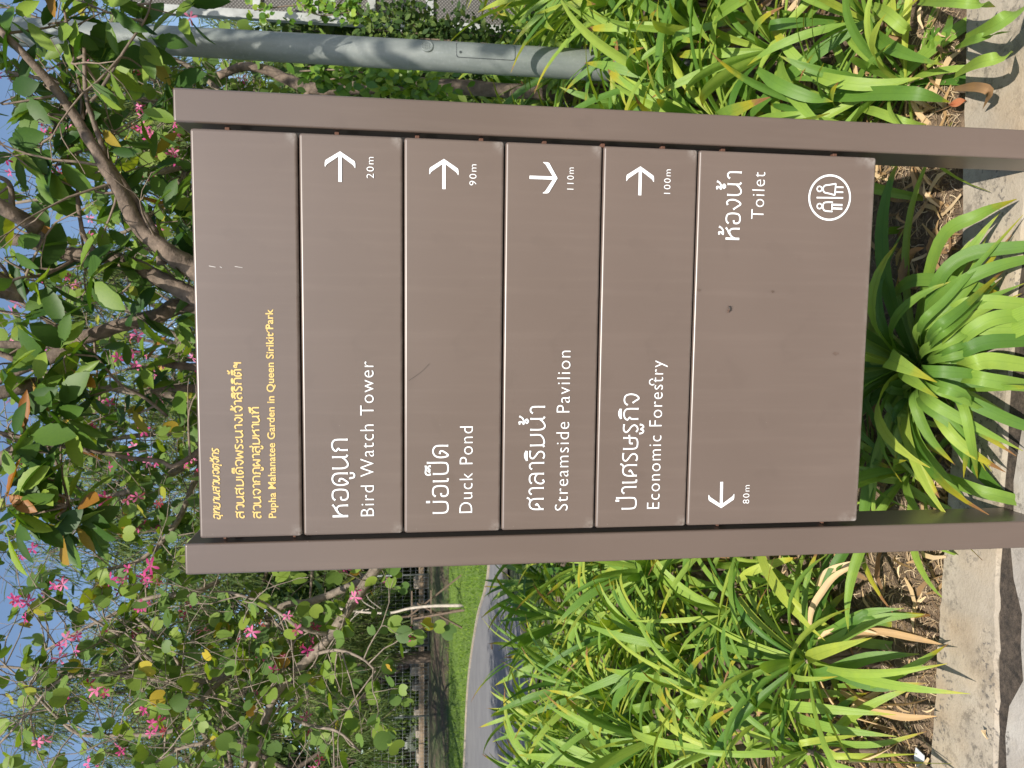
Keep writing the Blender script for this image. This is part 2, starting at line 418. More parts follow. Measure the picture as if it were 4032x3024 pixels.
for i, (t, b) in enumerate(zip(tops, bots)):
    m_ = MB(); m_.box(0, PW, 0, .028, -(t-b)/2+.0016, (t-b)/2-.0016)
    o = m_.build('panel', M_sign, sign, bevel=.0060, bseg=3, label=plabel[i]); o.location = (0, .0006*(i % 2), (t+b)/2); panels.append(o)
for x in (-.0780, .8125):
    m_ = MB(); m_.box(x, x+.0645, .012, .143, -.02, 1.941); m_.build('post', M_post, sign, bevel=.0055, bseg=3)
m_ = MB(); m_.box(.004, PW-.004, .0285, .034, .51, 1.895); m_.build('seam_shade_sheet', M_dark, sign)  # added black sheet, so the seams between panels read as dark shade
for x in (-.0128, .7860):
    m_ = MB(); m_.box(x, x+.0266, .060, .130, .50, 1.90); m_.build('gap_shade_strip', M_dark, sign)  # added black strips: shade between panels and posts put into their colour
for X in (872, 1318, 1645, 1905, 2163, 2400, 2645, 2890, 3345):
    x, z = S(X, 0); m_ = MB(); m_.box(.8015, .8100, .026, .040, z-.0045, z+.0045); m_.build('clip', M_rust, sign, bevel=.001, bseg=1)
for X in (870, 1150, 2850, 3270):
    x, z = S(X, 2110); m_ = MB(); m_.box(-.0120, -.0015, .034, .046, z-.003, z+.003); m_.build('clip', M_rust, sign, bevel=.001, bseg=1)

# --- flat print cut from vinyl, laid on the panels
class Print:
    def __init__(s): s.v = []; s.f = []; s.k = 0
    def poly(s, pts):
        s.k += 1; y = -.0009-.00002*(s.k % 9); n = len(s.v); s.v += [(x, y, z) for x, z in pts]; s.f.append(tuple(range(n, n+len(pts))))
    def stroke(s, pts, w, flare=True, closed=False, smooth=True):
        if smooth and len(pts) > 2: pts = smoothpath(pts, 6)
        A = np.array(pts, float); n = len(A); T = np.zeros_like(A)
        T[1:-1] = A[2:]-A[:-2]; T[0] = A[1]-A[0]; T[-1] = A[-1]-A[-2]
        if closed: T[0] = T[-1] = A[1]-A[-2]
        T /= np.linalg.norm(T, axis=1, keepdims=True)+1e-12
        Nn = np.stack([-T[:, 1], T[:, 0]], 1)
        L = np.concatenate([[0], np.cumsum(np.linalg.norm(np.diff(A, axis=0), axis=1))])
        W = np.full(n, w/2)
        if flare:
            e = np.minimum(L, L[-1]-L); W = W*(1+.35*np.exp(-(e/(w*.5))**2))
        s.k += 1; y = -.0009-.00002*(s.k % 9); b = len(s.v)
        for a, q, ww in zip(A, Nn, W):
            s.v.append((a[0]+q[0]*ww, y, a[1]+q[1]*ww)); s.v.append((a[0]-q[0]*ww, y, a[1]-q[1]*ww))
        for i in range(n-1): s.f.append((b+2*i, b+2*i+1, b+2*i+3, b+2*i+2))
    def done(s, name, mat, panel, label=None):
        me = bpy.data.meshes.new(name); off = Vector(panel.location)
        me.from_pydata([(x-off.x, y-off.y, z-off.z) for x, y, z in s.v], [], s.f); me.materials.append(mat)
        bm = bmesh.new(); bm.from_mesh(me)      # give the film its thickness
        for fc in bm.faces:
            if fc.normal.y > 0: fc.normal_flip()
        bm.to_mesh(me); bm.free()
        return link(name, me, panel, label=label)

# Thai letters as pen strokes: width, strokes in units of the letter height
TH = {
 'ห': (.82, [[(.03, 0), (.03, 1)], [(.05, .36), (.22, .60), (.45, .78), (.62, .86), (.80, 1.0)], [(.30, .66), (.52, .74), (.70, .60), (.74, .35), (.74, 0)]]),
 'อ': (.76, [[(.04, .82), (.16, .96), (.40, 1), (.64, .92), (.73, .68), (.73, .32), (.64, .08), (.38, 0), (.14, .05), (.05, .22), (.08, .42), (.26, .46)]]),
 'ด': (.86, [[(.26, .56), (.42, .52), (.45, .38), (.34, .18), (.17, .0), (.06, .22), (.04, .60), (.16, .88), (.42, 1), (.68, .92), (.80, .68), (.80, 0)]]),
 'ต': (.86, [[(.26, .52), (.42, .48), (.45, .34), (.34, .16), (.17, .0), (.06, .22), (.04, .60), (.12, .86), (.27, .98), (.43, .84), (.58, .98), (.74, .90), (.81, .68), (.81, 0)]]),
 'ค': (.84, [[(.05, 0), (.09, .22), (.28, .34), (.42, .50), (.30, .62)], [(.05, 0), (.05, .62), (.17, .90), (.42, 1), (.68, .90), (.78, .64), (.78, 0)]]),
 'ศ': (.84, [[(.05, 0), (.09, .22), (.28, .34), (.42, .46), (.32, .56)], [(.05, 0), (.05, .62), (.17, .90), (.42, .98), (.66, .88), (.77, .64), (.77, 0)], [(.60, .92), (.78, 1.0), (.86, 1.16)]]),
 'น': (.92, [[(.04, 1), (.04, .34), (.14, .06), (.34, 0), (.58, .14), (.76, .34)], [(.78, 1), (.78, .30), (.80, .10), (.92, .02)]]),
 'ม': (.92, [[(.10, 1), (.10, .16), (.0, .02)], [(.10, .18), (.24, .03), (.44, .04), (.66, .14), (.82, .36), (.82, 1)]]),
 'ก': (.82, [[(.08, 0), (.08, .46), (.18, .60), (.02, .76), (.16, .94), (.42, 1), (.66, .92), (.76, .68), (.76, 0)]]),
 'ภ': (.92, [[(.0, .03), (.16, .03), (.18, .46), (.28, .60), (.12, .76), (.26, .94), (.50, 1), (.74, .92), (.84, .68), (.84, 0)]]),
 'บ': (.86, [[(.04, 1), (.04, .34), (.12, .07), (.40, 0), (.70, .07), (.78, .34), (.78, 1)]]),
 'ป': (.86, [[(.04, 1), (.04, .34), (.12, .07), (.40, 0), (.70, .07), (.78, .34), (.78, 1.40)]]),
 'ษ': (.92, [[(.04, 1), (.04, .34), (.12, .07), (.40, 0), (.70, .07), (.78, .34), (.78, 1)], [(.40, .34), (.42, .54), (.66, .56), (.98, .60)]]),
 'เ': (.26, [[(.05, 1), (.05, .16), (.10, .02), (.24, .02)]]),
 'า': (.52, [[(.02, .84), (.12, .97), (.28, 1), (.42, .90), (.46, .68), (.46, 0)]]),
 'ล': (.78, [[(.04, .84), (.16, .96), (.38, 1), (.60, .94), (.71, .72), (.71, 0)], [(.70, .46), (.50, .60), (.24, .60), (.07, .42), (.03, .16), (.15, .0), (.30, .08)]]),
 'ส': (.84, [[(.04, .84), (.16, .96), (.38, .98), (.58, .92), (.71, .70), (.71, 0)], [(.70, .44), (.50, .58), (.24, .58), (.07, .40), (.03, .15), (.15, .0), (.30, .08)], [(.58, .90), (.72, 1.0), (.84, 1.18)]]),
 'ร': (.60, [[(.02, .08), (.20, 0), (.40, .06), (.50, .24), (.42, .44), (.20, .60), (.03, .78), (.10, .95), (.32, 1), (.56, .97)]]),
 'ฐ': (.66, [[(.06, .12), (.22, .02), (.42, .08), (.52, .26), (.42, .46), (.20, .62), (.05, .80), (.14, .96), (.34, 1), (.58, .97)], [(-.06, -.10), (.0, -.32), (.16, -.38), (.24, -.20), (.38, -.38), (.52, -.30), (.56, -.12)]]),
 'จ': (.76, [[(.0, .76), (.12, .93), (.36, 1), (.62, .90), (.72, .56), (.64, .18), (.44, 0), (.28, .22), (.14, .42)]]),
 'ง': (.74, [[(.32, .93), (.48, 1), (.64, .86), (.69, .52), (.58, .18), (.40, 0), (.20, .26), (.02, .52)]]),
 'ว': (.68, [[(.03, .84), (.16, .96), (.36, 1), (.58, .90), (.64, .56), (.60, .14), (.46, 0), (.36, .18)]]),
 'ท': (.86, [[(.0, .86), (.10, 1), (.16, .80), (.16, 0)], [(.17, .42), (.38, .84), (.60, 1), (.76, .88), (.80, .66), (.80, 0)]]),
 'ย': (.84, [[(.20, .98), (.05, .84), (.10, .62), (.26, .54), (.08, .44), (.05, .20), (.16, .03), (.42, 0), (.68, .05), (.78, .28), (.78, 1)]]),
 'พ': (1.0, [[(.03, 1), (.08, .40), (.16, .0), (.32, .36), (.48, .74), (.64, .36), (.80, .0), (.88, .40), (.94, 1)]]),
 'ผ': (.86, [[(.26, .74), (.18, .95), (.04, .84), (.04, .40), (.06, .0), (.24, .26), (.40, .50), (.56, .26), (.74, 0), (.79, .40), (.79, 1)]]),
 'ะ': (.46, [[(.03, .84), (.10, .68), (.26, .68), (.42, .86)], [(.03, .26), (.10, .10), (.26, .10), (.42, .28)]]),
 'ฯ': (.70, [[(.14, .56), (.06, .80), (.16, .98), (.34, .90), (.34, .62), (.48, .60), (.60, .80), (.62, 1)], [(.61, .95), (.61, 0)]]),
 # marks: drawn over the letter before them (x measured from that letter's right edge)
 'ู': (0, [[(-.44, -.15), (-.36, -.16), (-.34, -.36), (-.18, -.42), (-.05, -.32), (-.05, -.13)]]),
 'ุ': (0, [[(-.20, -.16), (-.09, -.17), (-.06, -.30), (-.06, -.46)]]),
 'ิ': (0, [[(-.72, 1.20), (-.50, 1.33), (-.25, 1.34), (-.06, 1.24)], [(-.72, 1.20), (-.40, 1.20), (-.06, 1.22)]]),
 'ี': (0, [[(-.72, 1.20), (-.50, 1.33), (-.25, 1.34), (-.06, 1.24)], [(-.72, 1.20), (-.40, 1.20), (-.06, 1.22)], [(-.07, 1.20), (-.07, 1.52)]]),
 'ั': (0, [[(-.66, 1.34), (-.52, 1.36), (-.56, 1.20), (-.40, 1.16), (-.18, 1.22), (-.04, 1.42)]]),
 '็': (0, [[(-.66, 1.14), (-.70, 1.34), (-.58, 1.48), (-.30, 1.46), (-.08, 1.48)], [(-.52, 1.18), (-.44, 1.32), (-.36, 1.20), (-.28, 1.32), (-.14, 1.28), (-.12, 1.14)]]),
 '่': (0, [[(-.08, 1.18), (-.08, 1.44)]]),
 '้': (0, [[(-.52, 1.46), (-.36, 1.50), (-.36, 1.32), (-.50, 1.20), (-.26, 1.20), (-.08, 1.30), (.04, 1.50)]]),
 '์': (0, [[(-.42, 1.52), (-.54, 1.44), (-.44, 1.36), (-.28, 1.44), (-.16, 1.64)]]),
 'ํ': (0, [[(-.30, 1.14), (-.17, 1.24), (-.30, 1.35), (-.43, 1.24), (-.30, 1.14)]]),
}
def thai(pr, text, base, x0, x1, h, w, gap=.24, shear=0.0, flare=True):
    adv = 0; out = []; last_up = False; up2 = 0
    for ch in text:
        if ch == ' ': adv += .4; continue
        wd, st = TH[ch]
        if wd:
            if out: adv += gap
            out.append((adv, st, 0)); adv += wd; last_up = False; tall = ch == 'ป'
        else:
            dy = .26 if (ch in '้่์' and last_up) else 0
            dx = -.18 if (ch == '่' and tall) or (ch == '็' and tall) else 0
            out.append((adv+dx, st, dy)); last_up = last_up or ch in 'ิีํั'
    k = (x1-x0)/adv
    for a, st, dy in out:
        for q in st:
            pr.stroke([(x0+(a+p[0])*k+(p[1]+dy)*h*shear, base+(p[1]+dy)*h) for p in q], w, flare)
def latin(pr, text, base, x0, x1, h, space=1.12, bold=-.012, shear=0.0):
    cu = bpy.data.curves.new('lettering', 'FONT'); cu.body = text; cu.space_character = space; cu.offset = bold; cu.shear = shear; cu.resolution_u = 4
    o = bpy.data.objects.new('lettering', cu); COL.objects.link(o)
    dg = bpy.context.evaluated_depsgraph_get(); me = o.evaluated_get(dg).to_mesh()
    v = np.array([vv.co[:] for vv in me.vertices]); fs = [tuple(p.vertices) for p in me.polygons]
    cap = .70 if True else 1
    kx = (x1-x0)/(v[:, 0].max()-v[:, 0].min()); vx = x0+(v[:, 0]-v[:, 0].min())*kx
    H = LCAP; vz = base+v[:, 1]*h/H; n_ = len(pr.v)
    pr.v += [(a, -.0009, b) for a, b in zip(vx, vz)]; pr.f += [tuple(n_+i for i in q) for q in fs]
    bpy.data.objects.remove(o); bpy.data.curves.remove(cu)
def capheight():
    cu = bpy.data.curves.new('l', 'FONT'); cu.body = 'H'; o = bpy.data.objects.new('l', cu); COL.objects.link(o)
    me = o.evaluated_get(bpy.context.evaluated_depsgraph_get()).to_mesh(); h = max(v.co.y for v in me.vertices)
    bpy.data.objects.remove(o); return h
LCAP = capheight()
def line(fn, pr, text, xb, xt, ys, ye, **k):
    x0, z0 = S(xb, ys); x1, _ = S(xb, ye); _, zt = S(xt, ys); fn(pr, text, z0, x0, x1, zt-z0, **k)
SW = .0042*1.0
p1 = Print()
line(thai, p1, 'อุทยานสวนจตุจักร', 867.5, 843, 2044, 1767, w=.0026, gap=.16, shear=.22, flare=False)
line(thai, p1, 'สวนสมเด็จพระนางเจ้าสิริกิติ์ฯ', 962, 933, 2038.5, 1426, w=.0028, gap=.17, flare=False)
line(thai, p1, 'สวนจากภูผาสู่มหานที', 1028, 1000, 2038.5, 1603, w=.0028, gap=.17, flare=False)
p1.done('gold_thai_lettering', M_yel, panels[0]); p1 = Print()
line(latin, p1, 'Pupha Mahanatee Garden in Queen Sirikit Park', 1087.5, 1059, 2038.5, 1217, space=1.03, bold=.018)
x, z = S(1056, 1299); p1.stroke([(x-.006, z-.003), (x-.002, z+.002), (x+.004, z+.001), (x+.007, z-.003)], .0018, False)
p1.done('gold_english_lettering', M_yel, panels[0])
p2 = Print(); line(thai, p2, 'หอดูนก', 1371, 1310, 2033, 1727, w=.0033)
p3 = Print(); line(thai, p3, 'บ่อเป็ด', 1763.4, 1704, 2020.5, 1751, w=.0033)
p4 = Print(); line(thai, p4, 'ศาลาริมนํ้า', 2139.5, 2083, 2006.8, 1597.8, w=.0032, gap=.22)
p5 = Print(); line(thai, p5, 'ป่าเศรษฐกิจ', 2503, 2447, 2003.7, 1549.6, w=.0032, gap=.20)
p6 = Print(); line(thai, p6, 'ห้องนํ้า', 2910, 2856, 942.5, 675.6, w=.0034)
for q, pn in ((p2, 1), (p3, 2), (p4, 3), (p5, 4), (p6, 5)):
    q.done('thai_lettering', M_white, panels[pn])
p2, p3, p4, p5, p6 = (Print() for _ in range(5))
line(latin, p2, 'Bird Watch Tower', 1473.4, 1420, 2031, 1423); line(latin, p3, 'Duck Pond', 1859.7, 1808, 2018.4, 1678.6)
line(latin, p4, 'Streamside Pavilion', 2235, 2184, 2009, 1381); line(latin, p5, 'Economic Forestry', 2595.5, 2546, 2002, 1419)
x, z = S(2568, 1504); p5.stroke([(x+.0062*math.cos(a*math.pi/12), z+.0062*math.sin(a*math.pi/12)) for a in range(-1, 16)], .0022, False)
line(latin, p6, 'Toilet', 3005.6, 2956, 863, 678)
for q, pn in ((p2, 1), (p3, 2), (p4, 3), (p5, 4), (p6, 5)):
    q.done('english_lettering', M_white, panels[pn])
p2, p3, p4, p5, p6 = (Print() for _ in range(5))
line(latin, p2, '20m', 1472, 1443.5, 702.5, 619, space=1.2); line(latin, p3, '90m', 1875.7, 1848, 730.7, 648, space=1.2)
line(latin, p4, '110m', 2258.4, 2232, 746.8, 660.4, space=1.2); line(latin, p5, '100m', 2638.5, 2613, 763.5, 667.8, space=1.2)
line(latin, p6, '80m', 2948.8, 2924.2, 1982, 1909.8, space=1.2)
for q, pn in ((p2, 1), (p3, 2), (p4, 3), (p5, 4), (p6, 5)): q.done('distance_lettering', M_white, panels[pn])
for pn, tip, tail, hw in ((1, (1339, 596), (1339.3, 716.3), 60), (2, (1747.9, 625.9), (1747.9, 744.8), 57.5), (3, (2195, 702), (2084.7, 698.2), 59), (4, (2521.3, 655.4), (2518.6, 769.2), 54.5), (5, (2838.9, 2000.2), (2841, 1897), 50.6)):
    a = Vector(S(*tip)); b = Vector(S(*tail)); d = (b-a); L = d.length; d.normalize(); n_ = Vector((-d.y, d.x))
    s = L/120; hwm = (Vector(S(tip[0]+hw, tip[1]))-a).length
    pr = Print(); at = lambda t, w_: tuple(a+d*t+n_*w_)
    st = L*.056
    pr.poly([at(L*.12, -st), at(L*.12, st), at(L, st), at(L, -st)])
    for sg in (1, -1):
        pr.poly([at(0, 0), at(L*.30, sg*hwm*.94), at(L*.345, sg*hwm*.985), at(L*.40, sg*hwm), at(L*.52, sg*hwm), at(L*.515, sg*hwm*.95), at(L*.465, sg*hwm*.90), at(L*.43, sg*hwm*.84), at(L*.165, sg*st*.8), at(L*.13, 0)][::1])
    pr.done('arrow', M_white, panels[pn])
pr = Print()
Q = lambda x, y: S(2700+x/2.765, 540+y/2.765)
cx_, cz_ = Q(1565, 659); ex_, _ = Q(1565, 416); _, ez_ = Q(1343, 659)
rr = (abs(ex_-cx_)+abs(ez_-cz_))/2
pr.stroke([(cx_+rr*math.cos(a*math.pi/40), cz_+rr*math.sin(a*math.pi/40)) for a in range(81)], .0042, False, True, False)
def qs(pts, w=.0030, sm=False): pr.stroke([Q(*p) for p in pts], w, False, smooth=sm)
qs([(1422, 659), (1712, 662)], .0032)
for cy_ in (564, 752):
    c0, c1 = Q(1454, cy_); pr.stroke([(c0+.0054*math.cos(a*math.pi/12), c1+.0054*math.sin(a*math.pi/12)) for a in range(25)], .0028, False, True, False)
# woman: flared dress and two legs
qs([(1632, 508), (1560, 520), (1510, 530), (1492, 566), (1508, 602), (1555, 614), (1622, 632)], .0032, True)
qs([(1632, 505), (1620, 634)], .0032); qs([(1622, 545), (1715, 547)], .0032); qs([(1620, 598), (1712, 601)], .0032)
# man: square shoulders, arms and two legs
qs([(1600, 710), (1540, 709), (1502, 718), (1490, 756), (1502, 794), (1536, 806), (1596, 810)], .0032, True)
qs([(1588, 736), (1704, 740)], .0042); qs([(1588, 776), (1702, 780)], .0042); qs([(1590, 725), (1590, 795)], .0026)
pr.done('toilet_pictogram', M_white, panels[5])
# scratches on the top panel and smudges
M_scr = plain('bare_scratch', (.55, .52, .50), .6)
pr = Print()
for X, Y, l in ((836, 1050, 26), (940, 1052, 30), (870, 1053, 8)):
    a, b = S(X-l/2, Y-3), S(X+l/2, Y+2); pr.stroke([a, b], .0011, False, smooth=False)
pr.done('scratch', M_scr, panels[0])
pr = Print(); a = [S(1240+x/2.369, 1400+y/2.369) for x, y in ((872, 235), (940, 190), (1005, 140), (1068, 75))]; pr.stroke(a, .0009, False); pr.done('scratch', plain('dark_scratch', (.09, .07, .06), .8), panels[2])

M_smu = plain('rubbed_smudge', (.130, .092, .074), .5, .15, scale=60)
for pn, lst in ((5, [((3042, 1148), 7, 6), ((2752, 1142), 8, 6), ((3290, 1392), 13, 8)]),):
    pr = Print()
    for (X, Y), lx, ly in lst:
        if lx: pr.poly([S(X+lx*(.8+.3*math.sin(a*2.3))*math.cos(a*math.pi/9), Y+ly*(.8+.3*math.sin(a*1.7))*math.sin(a*math.pi/9)) for a in range(18)])
    if pr.f: pr.done('smudge', M_smu, panels[pn if pn != 4 else 3])
# small black fly on the lowest panel
ix, iz = S(2872, 1215); wp = SM @ Vector((ix, -.002, iz))
fly = empty('fly', wp, SYAW, label='small black winged insect resting on the lowest sign panel', cat='insect')
M_fly = plain('insect_black', (.02, .016, .014), .4); M_wing = plain('insect_wing', (.12, .07, .05), .4)
m_ = MB(); m_.tube([(-.006, -.001, 0), (-.003, -.0015, 0), (.0, -.0015, .0), (.004, -.001, .001), (.0058, -.001, .001)], [.0005, .0013, .0012, .0014, .0006], 7); m_.build('body', M_fly, fly, smooth=True)
for z1 in (.005, .0052):
    m_ = MB(); m_.poly([(.001, -.0015, .001), (-.004, -.0022, z1*.9), (-.0085, -.0028, z1*1.3), (-.009, -.003, z1*.9), (-.004, -.0024, .0012)]); m_.build('wing', M_wing, fly)
for i, (dx, dz) in enumerate(((.004, .005), (.001, .006), (-.003, .005), (.004, -.005), (.001, -.006), (-.003, -.005))):
    m_ = MB(); m_.tube([(dx*.4, -.001, 0), (dx, -.0025, dz*.6), (dx*1.5, .001, dz)], .00022, 4); m_.build('leg', M_fly, fly)

# ------------------------------------------------------------------ lamp post
n = NT('galvanised_steel'); c = n.coord('Object')
k = n.mix(n.ramp(n.noise(9, 5, .6, n.coord('Object', (1, 1, .35))), [(.35, 0.), (.65, 1.)]), (.19, .215, .205), (.28, .30, .285))
k = n.mix(n.ramp(n.noise(70, 2, .5, c), [(.55, 0.), (.8, .4)]), k, (.36, .38, .38))
n.col(k); n.rough(.5); n.b.inputs['Metallic'].default_value = .25; n.bump(n.noise(60, 3, .5, c), .12, .004)
M_galv = n.m
px0 = P(2100, 243, 3.75).x; PY = 3.75
r0 = .5*(P(2100, 186, PY).x - P(2100, 300, PY).x); r1 = .5*(P(820, 120, PY).x-P(820, 230, PY).x)
zA, zB = P(2100, 243, PY).z, P(820, 175, PY).z
rad = lambda z: r0+(r1-r0)*(z-zA)/(zB-zA)
lamp = empty('lamp_post', (px0, PY, 0), label='grey galvanised steel lamp post dappled with shade beside the sign', cat='lamp post')
m_ = MB(); zs = [0.0, .5, 1, 1.5, 2, 3, 4, 5, 6.2]
m_.tube([(0, 0, z) for z in zs], [rad(z) for z in zs], 40); m_.build('pole', M_galv, lamp, smooth=True)
m_ = MB(); m_.box(-.16, .16, -.16, .16, .0, .02); m_.build('base_plate', M_galv, lamp, bevel=.004)
m_ = MB(); m_.tube([(0, 0, 6.1), (0, 0, 6.4), (0, -.3, 6.65), (0, -.9, 6.75), (0, -1.3, 6.75)], [.035]*5, 10); m_.build('arm', M_galv, lamp, smooth=True)
m_ = MB(); m_.box(-.14, .14, -1.9, -1.25, 6.70, 6.80); m_.build('lantern', M_galv, lamp, bevel=.03)
# access door, its rim and lock, lying on the curved face
def onpole(a, z, out): r = rad(z)+out; return (r*math.sin(a), -r*math.cos(a), z)
def patch(a0, a1, z0, z1, out, name, mat, nr=10, rc=.2):
    m_ = MB(); na, nz = 14, 14
    cen = ((a0+a1)/2, (z0+z1)/2); ha, hz = (a1-a0)/2, (z1-z0)/2; R = rad(z0); cr = .012
    loop = []
    for q in range(4):
        for t in range(6):
            th = (q+t/5)*math.pi/2; sx_ = 1 if q in (0, 3) else -1; sz_ = 1 if q in (0, 1) else -1
            loop.append((cen[0]+sx_*(ha-cr/R)+math.cos(th)*cr/R, cen[1]+sz_*(hz-cr)+math.sin(th)*cr))
    inner = [onpole(cen[0]+(a-cen[0])*.0, z, out) for a, z in loop]
    prev = None
    for s_ in (1.0, .85, .6, .3, .0):
        row = [onpole(cen[0]+(a-cen[0])*s_, z if s_ else z, out) for a, z in loop]; b = len(m_.v); m_.v += row
        if prev is not None:
            L = len(loop)
            for i in range(L): m_.f.append((prev+i, prev+(i+1) % L, b+(i+1) % L, b+i))
        prev = b
    return m_.build(name, mat, lamp, smooth=True)
M_seam = plain('dark_seam', (.05, .06, .06), .7)
zt, zb = P(1793, 222, PY).z, P(2022, 222, PY).z
a0 = math.asin(max(-.95, (P(1900, 254, PY).x-px0)/rad(zt))); a1 = math.asin(min(.95, (P(1900, 192, PY).x-px0)/rad(zt)))
patch(a0, a1, zb, zt, .0006, 'door_rim', M_seam); patch(a0+.05, a1-.05, zb+.0035, zt-.0035, .0016, 'access_door', M_galv)
m_ = MB(); ctr = Vector(onpole(a0+.35, zt-.02, .001)); d_ = Vector((ctr.x, ctr.y, 0)).normalized()
m_.tube([ctr, ctr+d_*.003], .006, 12); m_.build('lock', M_seam, lamp, smooth=False)
zc = P(1680, 206, PY).z; ac = math.asin((P(1680, 206, PY).x-px0)/rad(zc)); ctr = Vector(onpole(ac, zc, .0)); d_ = Vector((ctr.x, ctr.y, 0)).normalized()
m_ = MB(); m_.tube([ctr-d_*.003, ctr+d_*.003], .0295, 28); m_.build('round_badge', M_galv, lamp)
sd = d_.cross(Vector((0, 0, 1)))
m_ = MB(); pts = [ctr+d_*.003+sd*(.026*math.cos(t*math.pi/14))+Vector((0, 0, .026*math.sin(t*math.pi/14))) for t in range(29)]; m_.tube(pts, .0016, 6, cap=False); m_.build('badge_rim', M_galv, lamp, smooth=True)
m_ = MB()
for (u0, w0, u1, w1) in ((-.016, .010, .016, .010), (-.018, .002, .018, .002), (-.014, -.008, .014, -.008), (-.006, .018, -.006, -.016), (.008, .018, .008, -.016)):
    m_.beam(ctr+d_*.0035+sd*u0+Vector((0, 0, w0)), ctr+d_*.0035+sd*u1+Vector((0, 0, w1)), .003, .002)
m_.build('badge_relief', M_galv, lamp)

# ------------------------------------------------------------------ strap-leaved plants
def strap_mesh(name, el, L, W, droop, curl=0.0, kink=None, fold=.35, nseg=11, tipk=1.0, floor=None):
    """one arching leaf growing from the origin towards +X"""
    v = []; f = []; uvs = []; p = Vector((0, 0, 0)); a = el; az = 0.0; ds = L/nseg; C = 5
    for i in range(nseg+1):
        t = i/nseg
        w = W*min(1, .42+1.6*t)*(1-max(0, (t-.52)/.48)**1.9*tipk) if t < 1 else W*.03
        d = Vector((math.cos(a)*math.cos(az), math.cos(a)*math.sin(az), math.sin(a)))
        side = Vector((-math.sin(az), math.cos(az), 0)); up = side.cross(d) * -1
        tw = curl*t; s2 = side*math.cos(tw)+up*math.sin(tw); u2 = up*math.cos(tw)-side*math.sin(tw)
        fo = fold*(1-.55*t)
        for k in range(C):
            q = (k/(C-1)-.5)*2
            v.append(tuple(p + s2*(q*w/2*math.cos(fo)) + u2*(abs(q)*w/2*math.sin(fo) + (.0012 if k in (1, 3) else 0))))
            uvs.append((k/(C-1), t))
        p = p + d*ds
        a -= droop*ds/L*(.35+1.5*t)
        if kink and abs(t-kink[0]) < .5/nseg: a -= kink[1]
        a = max(a, -1.45); az += curl*.10/nseg*3
    for i in range(nseg):
        for k in range(C-1):
            b = i*C+k; f.append((b, b+1, b+C+1, b+C))
    me = bpy.data.meshes.new(name); me.from_pydata(v, [], f); uv = me.uv_layers.new(name='UVMap')
    for l in me.loops: uv.data[l.index].uv = uvs[l.vertex_index]
    me.polygons.foreach_set('use_smooth', [True]*len(me.polygons)); return me
STRAPS = {}
def strap_set(lvl, el):
    out = []
    for i in range(7):
        kink = (R_.uniform(.35, .65), R_.uniform(.7, 1.5)) if (i in (2, 5) and lvl < 3) else None
        me = strap_mesh('leaf', el+R_.uniform(-.08, .08), R_.uniform(.50, .72), R_.uniform(.028, .046), R_.uniform(.9, 2.0) if lvl < 4 else R_.uniform(.5, 1.2), R_.uniform(-.9, .9), kink, R_.uniform(.2, .6))
        me.materials.append(M_strap); out.append(me)
    return out
for lvl, el in enumerate((.05, .40, .75, 1.05, 1.35)): STRAPS[lvl] = strap_set(lvl, el)
DRYM = []
for i in range(8):
    me = strap_mesh('dead_leaf', R_.uniform(-.6, .5), R_.uniform(.22, .42), R_.uniform(.012, .026), R_.uniform(1.4, 3.0), R_.uniform(-2.4, 2.4), (R_.uniform(.2, .5), R_.uniform(.3, 1.0)), R_.uniform(.5, 1.2), nseg=9)
    me.materials.append(M_dry); DRYM.append(me)
GRP = 'strap-leaved plants filling the planting bed'
def strap_plant(x, y, z, n, size, label, dead=0, lean=(0, 0), spread=1.0, wide=1.0, narrow=False, avoid=None, elbias=0):
    t = empty('strap_leaf_plant', (x, y, 0), 0, label=label, cat='plant', group=GRP)
    a0 = R_.uniform(0, 6.28)
    for i in range(n):
        q = i/max(1, n-1)
        lvl = min(4, max(0, int(q*4.6+R_.uniform(-.7, .7)+elbias)))
        az = a0+i*2.39996+R_.uniform(-.3, .3)
        if avoid is not None and math.cos(az-avoid[0]) > avoid[1]: az += math.pi*R_.uniform(.6, 1.2)
        o = link('leaf', R_.choice(STRAPS[lvl]), t)
        r = .012*(1-q)
        o.location = (r*math.cos(az)*spread, r*math.sin(az)*spread, z+.05*q-.02)
        o.rotation_euler = (R_.uniform(-.25, .25), R_.uniform(-.15, .15), az)
        s_ = size*R_.uniform(.72, 1.2)*(1-.25*q); o.scale = (s_, s_*wide*R_.uniform(.85, 1.2), s_)
    for i in range(dead):
        o = link('dead_leaf', R_.choice(DRYM), t); az = R_.uniform(0, 6.28)
        o.location = (.01*math.cos(az), .01*math.sin(az), max(.03, z*R_.uniform(.35, .95)))
        o.rotation_euler = (R_.uniform(-.6, .6), R_.uniform(-.3, .3), az); s_ = R_.uniform(.7, 1.2); o.scale = (s_, s_, s_)
    if z > .12:      # fibrous stem wrapped in old leaf bases
        m_ = MB()
        for k in range(4):
            a = k*1.6; m_.tube([(math.cos(a)*.028, math.sin(a)*.028, -.03), (math.cos(a)*.015, math.sin(a)*.015, z*.5), (0, 0, z+.01)], [.012, .011, .009], 6, rough=.2)
        m_.build('stem', M_twig, t, smooth=True)
    return t

